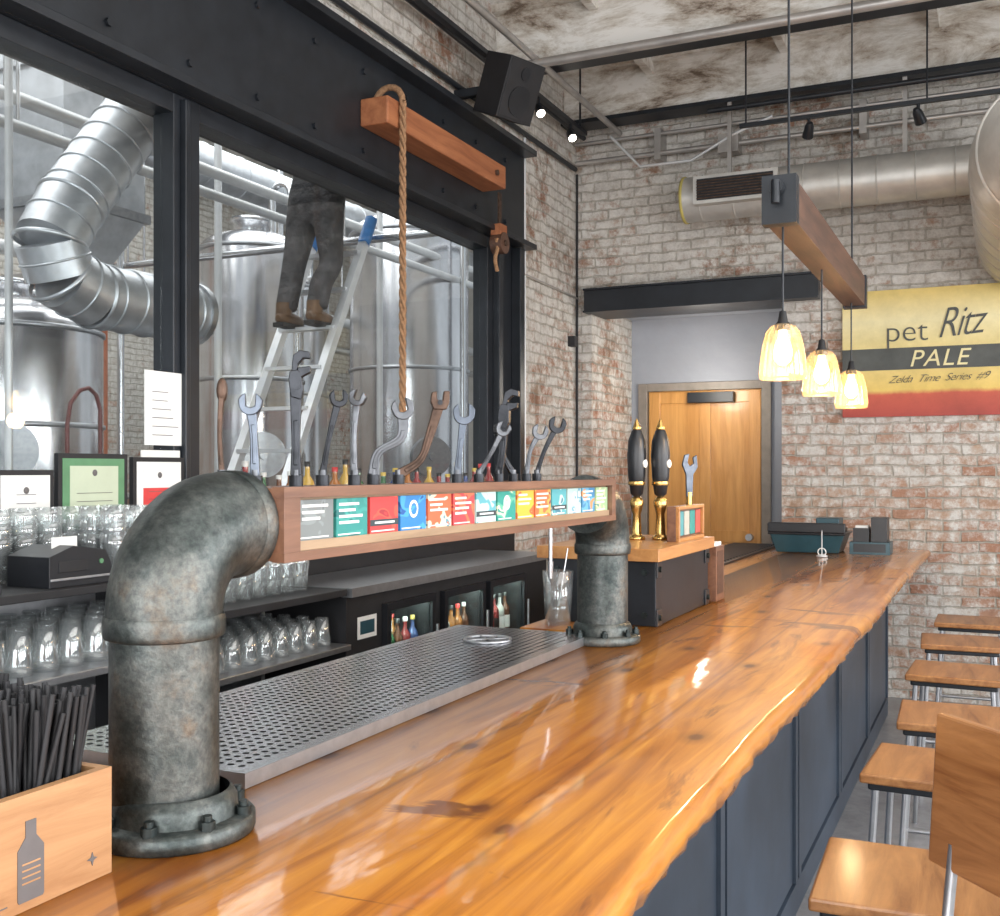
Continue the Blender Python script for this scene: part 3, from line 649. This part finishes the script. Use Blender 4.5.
W((-1.16,2.36),[(0,0),(.03,.05),(.055,.10)],.012,'open',0,.018,'wrench',30)
W((-1.15,2.455),[(0,0),(.01,.06),(.012,.13)],.019,'pipe',0,.018,'wrenchb',10,.014)
W((-1.14,2.52),[(0,0),(-.03,.05),(-.035,.10)],.015,'adj',0,.018,'wrenchb',50)
W((-1.15,2.63),[(0,0),(.01,.06),(.03,.10)],.013,'open',15,.021,'wrench',30)
W((-1.15,2.70),[(0,0),(.02,.06),(.05,.12)],.013,'open',15,.023,'wrenchb',30)
# ------------------------------------------------------------ crate + straws
b=MB('wooden_crate'); x0,x1,y0,y1,z0,z1=-1.52,-1.10,.66,1.10,1.0705,1.215
b.box((x0+.014,y0+.014,z0),(x1-.014,y1-.014,z0+.012),'crate'); b.box((x1-.014,y0,z0),(x1,y1,z1),'crate'); b.box((x0,y0,z0),(x0+.014,y1,z1),'crate'); b.box((x0+.014,y0,z0),(x1-.014,y0+.014,z1),'crate'); b.box((x0+.014,y1-.014,z0),(x1-.014,y1,z1),'crate')
T=Matrix.Translation((-1.0995,.965,1.082))@Matrix.Rotation(math.radians(90),4,'Z')
b.prism([(-.018,0),(.018,0),(.02,.003),(.02,.065),(.008,.08),(.008,.10),(-.008,.10),(-.008,.08),(-.02,.065),(-.02,.003)],.0015,'ink',T)
for k in range(4): b.box((-.014,-.0012,.022+k*.008),(.014,.0012,.024+k*.008),'crate',T)
b.box((-1.1,.68,1.084),(-1.0992,.93,1.0855),'ink')
T2=Matrix.Translation((-1.0995,1.065,1.10))@Matrix.Rotation(math.radians(90),4,'Z')
b.prism([(.009*(1 if k%2==0 else .35)*math.cos(math.pi/2+k*math.pi/4),.009*(1 if k%2==0 else .35)*math.sin(math.pi/2+k*math.pi/4)) for k in range(8)],.0015,'ink',T2)
b.done()
b=MB('drinking_straws')
for i in range(430):
    x=-1.135-R()*.33; y=.97+R()*.105; lx=(R()-.5)*.04; ly=(R()-.3)*.06
    b.tube([(x,y,1.086),(max(-1.5,min(-1.12,x+lx)),y+ly*.5 if y+ly*.5<1.08 else 1.08,1.215),(max(-1.5,min(-1.115,x+lx*1.8)),min(1.125,y+ly),1.30+R()*.03)],.0038,'blackm',6)
b.done()
# ------------------------------------------------------------ glassware
def pint(b,x,y,z,h=.145,r=.043,inv=False,n=14):
    pr=[(0,.008),(r*.68,.008),(r*.70,0),(r*.74,0),(r*.86,h*.55),(r*.98,h*.75),(r,h),(r-.003,h),(r*.93,h*.72),(r*.8,h*.5),(r*.7,.014),(0,.014)]
    if inv: pr=[(a,h-c) for a,c in pr]
    b.lathe(pr,(x,y,z),'glass',n)
b=MB('pint_glasses')
for r_ in range(3):
    for c_ in range(9):
        x=-2.885+r_*.095; y=2.20+c_*.1
        if r_>=1 and c_<5: continue
        if y>2.95: continue
        for k in range(3): pint(b,x+.004*R(),y,1.2605+k*.045)
b.done()
b=MB('pint_glasses')
for r_ in range(2):
    for c_ in range(9): pint(b,-2.85+r_*.1,3.08+c_*.095,1.1005,.15,.04)
b.done()
b=MB('pint_glasses')
for r_ in range(4):
    for c_ in range(13): pint(b,-2.96+r_*.095,1.7+c_*.1,1.0005,inv=True)
b.done()
b=MB('pint_glasses')
for r_ in range(4):
    for c_ in range(9): pint(b,-2.96+r_*.1,3.07+c_*.1,.8605,.12,.04,True)
b.done()
b=MB('back_bar_shelf')
b.box((-3.08,.6,1.235),(-2.56,3.0,1.26),'blackm'); b.box((-3.08,.6,.975),(-2.56,3.0,1.0),'steelr'); b.box((-3.08,.6,0),(-2.6,3.0,.55),'blackm'); b.box((-3.085,.6,0),(-3.05,3.96,1.24),'steelr')
for y in (.6,2.97): b.box((-3.08,y,0),(-2.58,y+.03,1.24),'blackm')
b.box((-3.08,3.0,1.07),(-2.58,3.95,1.10),'blackm'); b.box((-3.08,3.0,.835),(-2.56,3.95,.86),'steelr'); b.box((-3.08,3.0,0),(-2.6,3.95,.5),'blackm')
b.done(.003)
b=MB('receipt_printer')
T=Matrix.Translation((-2.69,2.475,1.2605))@Matrix.Rotation(math.radians(90),4,'Z')
b.prism([(-.125,0),(.125,0),(.125,.06),(.10,.105),(-.03,.125),(-.125,.095)],.18,'blackp',T)
b.box((-.122,-.094,.02),(.122,-.09,.028),'steelr',T); b.box((-.09,-.093,.045),(.02,-.09,.08),'blackm',T); b.cyl((.08,-.094,.07),(.08,-.09,.07),.008,'green',10,None,T); b.box((-.06,-.03,.115),(.04,-.025,.15),'paper',T)
b.done(.006)
b=MB('point_of_sale_terminal'); b.box((-2.80,2.0,1.2605),(-2.6,2.18,1.29),'blackp'); b.box((-2.74,2.08,1.29),(-2.71,2.12,1.45),'blackp')
T=Matrix.Translation((-2.68,2.07,1.45))@Matrix.Rotation(math.radians(-20),4,'Y'); b.cbox((0,0,0),(.02,.22,.18),'blackp',T); b.cbox((.011,0,0),(.002,.2,.16),'blackm',T); b.done(.004)
def cert(name,y0,y1,z0,z1,matc,band=None):
    b=MB(name); b.box((-3.03,y0,z0),(-3.01,y1,z1),'blackm'); t=.018
    b.box((-3.01,y0+t,z0+t),(-3.008,y1-t,z1-t),matc); b.box((-3.008,y0+.05,z0+.045),(-3.0065,y1-.05,z1-.045),'paper' if matc!='green' else 'cream')
    if band: b.box((-3.0065,y0+.05,z0+.10),(-3.0055,y1-.05,z1-.12),band)
    for k in range(4): b.box((-3.0065,y0+.08,z0+.06+k*.03),(-3.005,y1-.08,z0+.062+k*.03),'ink')
    b.sphere((-3.006,(y0+y1)/2,z1-.07),.012,'ink',8,(.2,1,1))
    return b.done()
cert('framed_certificate',2.50,2.74,1.385,1.62,'paper'); cert('framed_certificate',2.76,3.09,1.385,1.68,'green'); cert('framed_certificate',3.12,3.40,1.385,1.67,'paper','red')
b=MB('paper_notice'); b.box((-3.088,3.26,1.72),(-3.083,3.50,2.02),'paper')
for k in range(6): b.box((-3.083,3.30,1.76+k*.035),(-3.0825,3.30+.08+.07*R(),1.763+k*.035),'ink')
b.done()
b=MB('paper_notice'); b.box((-3.088,3.24,1.45),(-3.083,3.46,1.70),'paper'); b.box((-3.083,3.28,1.64),(-3.0825,3.42,1.66),'ink'); b.done()
def bottle(b,x,y,z,h,r,m,cap):
    b.lathe([(0,0),(r,0),(r,h*.58),(r*.85,h*.66),(r*.36,h*.76),(r*.33,h*.93)],(x,y,z),m,12); b.lathe([(r*.4,h*.91),(r*.4,h),(0,h)],(x,y,z),cap,10); b.lathe([(r+.001,h*.15),(r+.001,h*.45)],(x,y,z),cap if R()>.4 else 'paper',12)
bc=[pmat('bottle_%d'%i,c,.12,0,.1,5,coat=.5) for i,c in enumerate([(.03,.10,.04),(.28,.11,.03),(.4,.4,.38),(.10,.04,.02),(.40,.26,.06),(.20,.03,.03),(.05,.08,.2)])]
cc=[pmat('cap_%d'%i,c,.4) for i,c in enumerate([(.45,.04,.04),(.45,.33,.08),(.02,.02,.02),(.02,.02,.02),(.5,.5,.48),(.02,.02,.02)])]
b=MB('liquor_bottles')
y=3.65
while y<6.35:
    bottle(b,-3.0+.02*R(),y,1.3855,.21+.08*R(),.034+.006*R(),random.choice(bc),random.choice(cc)); y+=.10+.04*R()
b.done()
b=MB('back_bar_cooler')
x0,x1=-3.08,-2.6
b.box((x0,3.97,1.06),(x1+.03,6.26,1.10),'steelr'); b.box((x0,3.97,.0),(x1,6.26,.30),'blackm'); b.box((x0,3.97,.3),(x0+.04,6.26,1.0),'paper'); b.box((x0,3.97,1.0),(x1,6.26,1.06),'blackm')
for a,c in ((3.97,4.27),(4.74,4.84),(5.32,5.38),(5.88,6.26)): b.box((x0+.04,a,.3),(x1,c,1.0),'blackm')
led=pmat('cooler_led',(1,1,1),.5,0,.02,3,emit=(.8,1,.9),es=60)
for a,c in ((4.27,4.74),(4.84,5.32),(5.38,5.88)):
    t=.035
    b.box((x1,a,.3),(x1+.03,a+t,1.0),'blackp'); b.box((x1,c-t,.3),(x1+.03,c,1.0),'blackp'); b.box((x1,a+t,.3),(x1+.03,c-t,.3+t),'blackp'); b.box((x1,a+t,1.0-t),(x1+.03,c-t,1.0),'blackp')
    b.box((x1+.01,a+t,.33),(x1+.016,c-t,.97),'wglass'); b.cyl((x1+.05,c-.02,.5),(x1+.05,c-.02,.85),.008,'steelr',8)
    b.box((x0+.04,a,.64),(x1-.03,c,.65),'steelr'); b.box((x1-.06,a+.02,.985),(x1-.03,c-.02,.995),led)
    yy_=a+.05
    while yy_<c-.03:
        for zz in (.65,.3):
            bottle(b,x1-.08,yy_,zz,.24,.03,random.choice(bc),random.choice(cc)); bottle(b,x1-.2,yy_,zz,.24,.03,random.choice(bc),random.choice(cc))
        yy_+=.075
b.box((x1,4.06,.86),(x1+.002,4.22,.96),'paper'); b.box((x1+.002,4.08,.88),(x1+.003,4.20,.94),'teal')
b.done()
b=MB('glass_jug'); b.lathe([(0,.008),(.04,.008),(.042,0),(.045,0),(.056,.19),(.053,.19),(.04,.014),(0,.014)],(-1.43,3.55,1.0705),'glass',20)
b.lathe([(0,.016),(.041,.016),(.047,.09),(0,.09)],(-1.43,3.55,1.0705),glassmat('water',(.85,.9,.9),.08,.6),16); b.cyl((-1.43,3.54,1.09),(-1.40,3.57,1.34),.003,'steel',6); b.done()
# ------------------------------------------------------------ beer engine
b=MB('beer_engine')
b.box((-1.5,3.62,1.0705),(-1.09,4.36,1.30),'black'); b.box((-1.53,3.59,1.30),(-1.07,4.39,1.345),'topwood')
for y,z in ((3.65,1.10),(3.65,1.27),(4.33,1.10),(4.33,1.27)):
    b.box((-1.09,y-.03,z-.03),(-1.084,y+.03,z+.03),'blackp'); b.cyl((-1.084,y,z),(-1.076,y,z),.012,'bolt',6)
for x in (-1.46,-1.13): b.cyl((x,3.62,1.11),(x,3.61,1.11),.012,'bolt',6); b.cyl((x,3.62,1.26),(x,3.61,1.26),.012,'bolt',6)
for x,y in ((-1.30,4.06),(-1.215,4.10)):
    b.lathe([(.0,0),(.034,0),(.034,.01),(.02,.02),(.016,.10),(.022,.12),(.028,.15),(.02,.165),(.012,.17)],(x,y,1.345),'brass',16)
    b.lathe([(.012,.17),(.024,.18),(.034,.25),(.038,.33),(.034,.39),(.020,.43),(.014,.435)],(x,y,1.345),'blackp',18)
    b.lathe([(.033,.215),(.034,.22),(.034,.225),(.033,.23)],(x,y,1.345),'brass',16); b.cyl((x+.034,y-.005,1.345+.30),(x+.039,y-.006,1.345+.30),.016,'paper',12)
    b.lathe([(.015,.433),(.018,.44),(.013,.45),(.006,.47),(0,.48)],(x,y,1.345),'brass',12)
b.box((-1.155,3.98,1.345),(-1.12,4.36,1.48),'boxwood'); b.box((-1.12,3.98,1.345),(-1.105,4.36,1.358),'topwood'); b.box((-1.12,3.98,1.467),(-1.105,4.36,1.48),'topwood'); b.box((-1.12,3.98,1.358),(-1.105,3.995,1.467),'topwood'); b.box((-1.12,4.345,1.358),(-1.105,4.36,1.467),'topwood')
for i in range(4): b.box((-1.12,4.01+i*.085,1.365),(-1.115,4.08+i*.085,1.46),cm([(.1,.35,.4),(.5,.5,.45),(.05,.3,.28),(.5,.1,.08)][i],200+i))
b.done(.004)
b=MB('menu_holder'); b.box((-1.14,4.42,1.0705),(-1.07,4.56,1.30),'boxwood'); b.box((-1.13,4.43,1.30),(-1.08,4.55,1.315),'paper'); b.box((-1.07,4.44,1.10),(-1.068,4.54,1.28),'darktimber'); b.done(.003)
W2=MB('wrench_tap_handle'); W2.M=Matrix.Translation((-1.137,4.24,1.481))@Matrix.Rotation(.6,4,'Z')
W2.cyl((0,0,0),(0,0,.05),.012,'brass',10); W2.prism([(-.012,.03),(.012,.03),(.016,.12),(.035,.15),(.03,.20),(.015,.19),(.018,.165),(0,.155),(-.008,.17),(.0,.205),(-.02,.20),(-.03,.16),(-.014,.12)],.014,'wrenchu'); W2.done(.002)
b=MB('rubber_bar_mat'); b.box((-1.78,5.9,1.0705),(-1.44,7.85,1.082),'blackp')
for i in range(24): b.box((-1.76,5.95+i*.079,1.082),(-1.46,5.975+i*.079,1.09),'blackp')
b.done()
b=MB('cutlery_tray')
T=Matrix.Translation((-1.16,7.45,1.0705))
b.add([(-.2,-.15,0),(.2,-.15,0),(.2,.15,0),(-.2,.15,0),(-.24,-.19,.13),(.24,-.19,.13),(.24,.19,.13),(-.24,.19,.13)],[(0,1,2,3),(0,1,5,4),(1,2,6,5),(2,3,7,6),(3,0,4,7)],'teal',False,T)
b.box((-.25,-.2,.12),(.25,.2,.135),'blackp',T); b.box((-.25,-.2,.135),(.25,-.17,.20),'blackp',T); b.box((-.22,-.15,.135),(.22,.17,.16),'blackp',T); b.box((.05,-.1,.16),(.2,.1,.23),'teal',T); b.box((-.2,-.1,.16),(.0,.1,.19),'steelr',T)
b.done(.006)
b=MB('napkin_caddy')
b.box((-.89,7.3,1.0705),(-.64,7.52,1.15),'teal'); b.box((-.87,7.32,1.15),(-.77,7.5,1.24),'blackp'); b.box((-.76,7.34,1.15),(-.66,7.5,1.31),'blackp'); b.box((-.865,7.298,1.085),(-.665,7.3,1.14),'blackp'); b.box((-.86,7.36,1.24),(-.78,7.46,1.255),'paper')
b.done(.005)
b=MB('receipt_spindle'); b.lathe([(0,0),(.035,0),(.035,.008),(.01,.016),(.004,.02),(.003,.16),(0,.17)],(-1.02,7.0,1.0705),'whitepipe',14); b.tube([(-1.02+.025*math.cos(k*math.pi/6),7.0,1.10+.025*math.sin(k*math.pi/6)) for k in range(13)],.004,'paper',6,False); b.done()
# ------------------------------------------------------------ bar stools
def stoolmesh():
    b=MB('bar_stool'); s=.19
    b.box((-s,-.2,.722),(s,.2,.75),'seat')
    for a,c in (((-.17,-.18,.70),(.17,-.155,.722)),((-.17,.155,.70),(.17,.18,.722)),((-.17,-.155,.70),(-.145,.155,.722)),((.145,-.155,.70),(.17,.155,.722))): b.box(a,c,'black')
    for sx in (-1,1):
        for sy in (-1,1):
            b.tube([(sx*.15,sy*.16,.71),(sx*.19,sy*.20,0)],.014,'steelr',4,True,None,False,math.pi/4)
    z,k=.26,.175
    for a,c in (((-k,-k-.01),(k,-k-.01)),((k,-k-.01),(k,k+.01)),((k,k+.01),(-k,k+.01)),((-k,k+.01),(-k,-k-.01))): b.cyl((a[0],a[1],z),(c[0],c[1],z),.010,'steelr',8)
    for sy in (-1,1): b.tube([(.16,sy*.14,.70),(.21,sy*.14,.78),(.227,sy*.14,.93)],.012,'steelr',6)
    T=Matrix.Translation((.236,0,1.02))@Matrix.Rotation(math.radians(4),4,'Y')
    b.cbox((0,0,0),(.024,.40,.28),'seatb',T)
    return b.done(.006)
st=stoolmesh(); 
def place(x,y,rot,ob=None):
    o=ob or st.copy()
    if ob is None: sc.collection.objects.link(o)
    o.location=(x,y,0); o.rotation_euler=(0,0,math.radians(rot)); return o
dx=st.location.x
place(-.17+dx,2.44,2,st)
for x,y,r_ in ((-.165,3.40,-3),(-.14,4.13,2),(-.17,5.05,-2),(-.18,5.95,3),(-.15,6.78,0)): place(x+dx,y,r_)
place(-.155+.022,1.90,41)
# ------------------------------------------------------------ pendant
b=MB('pendant_light_beam')
b.box((-.75,3.80,2.49),(-.645,5.98,2.64),'darktimber')
b.box((-.757,3.79,2.48),(-.638,3.85,2.65),'black'); b.box((-.757,5.93,2.48),(-.638,5.99,2.65),'black')
b.cyl((-.70,3.79,2.60),(-.70,3.74,2.60),.025,'black',10); b.cyl((-.70,3.74,2.62),(-.70,3.74,2.54),.015,'black',8)
for y in (4.0,5.85): b.cyl((-.70,y,2.64),(-.70,y,4.74),.005,'black',6); b.cyl((-.70,y,4.70),(-.70,y,4.75),.05,'black',12); b.cyl((-.7,y,2.64),(-.7,y,2.67),.02,'black',8)
for y in (3.88,4.80,5.82):
    b.cyl((-.70,y,2.50),(-.70,y,2.17),.004,'black',6); b.lathe([(0,.19),(.012,.185),(.018,.15),(.026,.14),(.027,.12),(0,.115)],(-.70,y,2.0),'blackm',16)
    b.lathe([(.026,.135),(.04,.128),(.058,.105),(.068,.07),(.075,.03),(.080,-.01),(.083,-.04),(.082,-.058),(.078,-.062)],(-.70,y,2.005),'lampglass',28)
    for k in range(14):
        a=k*math.pi/7; ca,sa=math.cos(a),math.sin(a)
        b.tube([(-.70+rr*ca,y+rr*sa,2.005+zz) for rr,zz in ((.04,.128),(.059,.105),(.069,.07),(.076,.03),(.081,-.01),(.084,-.04))],.0015,'lampglass',4)
    b.lathe([(0,.115),(.014,.11),(.016,.085),(.030,.05),(.034,.025),(.028,-.0),(.012,-.015),(0,-.018)],(-.70,y,2.01),'bulb',14)
b.done()
for y in (3.88,4.80,5.82):
    l=bpy.data.lights.new('pendant_glow','POINT'); l.energy=7; l.color=(1,.65,.35); l.shadow_soft_size=.05
    o=bpy.data.objects.new('pendant_glow',l); o.location=(-.70,y,1.93); sc.collection.objects.link(o)
# ------------------------------------------------------------ sign
def sign():
    b=MB('wall_sign'); x0,x1=-1.03,.45; y=8.06
    b.box((x0,y,2.0),(x1,8.099,2.90),'sig_g'); b.box((x0,y-.003,2.33),(x1,y,2.485),'sig_k')
    so=b.done()
    def txt(s,x,z,size,m,shear=0,ext=.001,ang=0,sp=1,sx=1,ls=0):
        cu=bpy.data.curves.new('lettering','FONT'); cu.body=s; cu.size=size; cu.extrude=ext; cu.shear=shear; cu.space_character=sp; cu.offset=ls
        o=bpy.data.objects.new('lettering',cu); sc.collection.objects.link(o); cu.materials.append(M[m])
        o.parent=so; o.matrix_parent_inverse=Matrix.Translation(-so.location)
        o.location=(x,y-.005,z); o.rotation_euler=(math.radians(90),ang,0); o.scale=(sx,1,1)
    txt('pet',-.74,2.53,.22,'sig_k',0,.001,0,1,1,-.003); txt('Ritz',-.40,2.54,.30,'sig_k',.5,.001,-.08,.88,.72,-.003); txt('PALE',-.58,2.35,.165,'sig_y2',.25,.002,0,1.1); txt('Zelda  Time  Series  #9',-.72,2.235,.075,'sig_k',.6,.001,-.02,.92,1,-.001)
sign()
# ------------------------------------------------------------ ducts, tracks
b=MB('wall_air_duct')
b.duct([(-2.1,7.78,3.62),(.1,7.78,3.62)],.165,'ductw',36,.22,.005)
b.lathe([(0,0),(.172,0),(.172,.02),(.165,.02)],(0,0,0),'yellow',28,Matrix.Translation((-2.12,7.78,3.62))@Matrix.Rotation(math.radians(90),4,'Y'))
b.box((-2.0,7.56,3.53),(-1.4,7.66,3.73),'ductw'); b.box((-1.97,7.55,3.555),(-1.43,7.56,3.705),'blackm')
for k in range(7): b.box((-1.97,7.54,3.562+k*.02),(-1.43,7.552,3.568+k*.02),'rust')
for x in (-1.8,-.6): b.box((x,7.77,3.78),(x+.03,7.79,4.3),'conduit')
b.done()
b=MB('round_ceiling_duct')
b.duct([(.21,7.95,3.17),(.21,5.98,3.17)],.355,'ductw',44,.3,.006)
ap=arc((.76,5.98,3.17),.55,180,270,(1,0,0),(0,1,0),5)
b.tube(arc((.76,5.98,3.17),.55,180,270,(1,0,0),(0,1,0),20),.355,'ductw',44)
for i in range(1,6):
    p=ap[i]; d=(ap[min(i+1,5)]-ap[i-1]).normalized(); b.tube([p-d*.01,p-d*.004,p+d*.004,p+d*.01],[.355,.364,.364,.355],'ductw',44,False)
b.duct([(.76,5.43,3.17),(3.38,5.43,3.17)],.355,'ductw',44,.4,.006)
b.box((.19,6.8,3.5),(.23,6.84,4.62),'conduit'); b.box((2.0,5.41,3.5),(2.04,5.45,4.62),'conduit')
b.done()
def spot(b,x,y,z,ax,ay):
    b.cyl((x,y,z),(x,y,z-.05),.010,'black',8); d=Vector((ax,ay,-.8)).normalized(); c=Vector((x,y,z-.07))
    b.tube([c-d*.045,c-d*.02,c+d*.015,c+d*.055],[.018,.028,.032,.036],'black',14); b.cyl(c+d*.053,c+d*.058,.029,'spot',14)
b=MB('track_light'); b.box((-1.54,6.985,3.855),(1.2,7.015,3.88),'black')
for x in (-1.5,-.4,.9): b.cyl((x,7.0,3.88),(x,7.0,4.62),.006,'black',6)
for x,a in ((-1.1,-.3),(-.45,.3)):
    spot(b,x,7,3.86,a,.8)
b.done()
b=MB('track_light'); b.box((-2.90,-1,4.18),(-2.86,7.7,4.21),'black')
for y in (0,2.5,5.2,7.6): b.cyl((-2.88,y,4.21),(-2.88,y,4.74),.008,'black',6)
for y in (6.8,7.4): spot(b,-2.88,y,4.18,.5,-.5)
b.done()
b=MB('electrical_conduit')
b.cyl((-3.07,-1,4.02),(-3.07,8.0,4.02),.018,'black',8); b.cyl((-3.0,-1,4.26),(-3.0,8.0,4.26),.02,'black',8); b.cyl((-2.7,-1,4.26),(-2.7,8.0,4.26),.022,'conduit',8)
b.done()
b=MB('electrical_conduit')
b.cyl((-3.05,7.95,4.05),(3.3,7.95,4.05),.02,'conduit',8); b.cyl((-3.05,7.95,4.20),(3.3,7.95,4.20),.015,'conduit',8); b.cyl((-1.9,7.6,4.20),(3.3,7.6,4.20),.02,'black',8); b.cyl((-2.9,6.3,4.22),(3.3,6.3,4.22),.03,'conduit',10)
b.tube([(-2.75,7.93,4.22),(-2.5,7.9,3.95),(-2.1,7.9,3.95),(-1.8,7.9,4.1),(-1.5,7.9,4.2)],.012,'whitepipe',6)
b.box((-1.9,7.9,3.98),(-1.75,8.02,4.12),'conduit')
for x in (-2.4,-.9,.7): b.box((x,7.93,4.0),(x+.05,8.1,4.24),'conduit')
b.done()
b=MB('wall_conduit')
b.cyl((-3.085,6.94,1.2),(-3.085,6.94,3.17),.014,'whitepipe',8); b.cyl((-3.085,7.02,1.2),(-3.085,7.02,4.0),.012,'whitepipe',8)
b.cyl((-3.085,8.07,1.2),(-3.085,8.07,4.0),.010,'blackm',8)
b.cyl((-3.08,6.98,3.02),(-3.08,8.08,3.0),.008,'conduit',6); b.box((-3.098,7.9,2.6),(-3.04,7.98,2.68),'blackm')
b.done()
b=MB('loudspeaker')
T=Matrix.Translation((-2.74,6.0,3.97))@Matrix.Rotation(math.radians(-20),4,'Z')@Matrix.Rotation(math.radians(22),4,'Y')
b.cbox((0,0,0),(.22,.30,.36),'blackm',T); b.cbox((.112,0,0),(.006,.28,.34),'blackm',T)
b.cyl((.115,0,-.06),(.12,0,-.06),.09,'blackp',20,None,T); b.cyl((.115,0,.1),(.12,0,.1),.04,'blackp',16,None,T)
b.box((-3.1,5.95,3.95),(-2.82,6.0,4.0),'black'); b.done(.008)
# ------------------------------------------------------------ lights
def area(name,loc,rot,sx,sy,e,col=(1,1,1)):
    l=bpy.data.lights.new(name,'AREA'); l.shape='RECTANGLE'; l.size=sx; l.size_y=sy; l.energy=e; l.color=col
    o=bpy.data.objects.new(name,l); o.location=loc; o.rotation_euler=[math.radians(a) for a in rot]; sc.collection.objects.link(o); return o
for y in (-1.5,.9,3.3,5.7): area('window_daylight',(3.38,y,2.2),(0,90,0),2.5,1.7,132,(.98,.985,1))
for x in (-1.25,1.25): area('window_daylight',(x,-3.38,2.2),(90,0,0),1.8,2.5,150,(.96,.98,1))
area('overhead_fill_light',(.8,2.5,4.25),(0,0,0),3,6,120,(1,.98,.95))  # added ambient fill below the ceiling; no fixture is modelled
area('brewery_fill_light',(-6.2,6.5,5.7),(0,0,0),4.5,10,520,(1,1,1))  # added light from above to brighten the brewery; no skylight is built
area('brewery_fill_light',(-4.2,1.0,5.0),(-25,-35,0),2,3,90,(1,1,1))  # second added fill for the brewery, tilted
l=bpy.data.lights.new('hall_lamp','POINT'); l.energy=17; l.color=(1,.93,.82); l.shadow_soft_size=.15; o=bpy.data.objects.new('hall_lamp',l); o.location=(-2.2,8.6,2.3); sc.collection.objects.link(o)
w=bpy.data.worlds.new('world'); sc.world=w; w.use_nodes=True; bg=w.node_tree.nodes['Background']; bg.inputs[0].default_value=(.9,.95,1,1); bg.inputs[1].default_value=.9
# ------------------------------------------------------------ camera
cam=bpy.data.cameras.new('camera'); cam.sensor_width=36; cam.lens=38.5; cam.shift_y=.012; cam.clip_start=.05
co=bpy.data.objects.new('camera',cam); co.location=(0,0,1.62); co.rotation_euler=(math.radians(90),0,math.radians(25.04)); sc.collection.objects.link(co); sc.camera=co
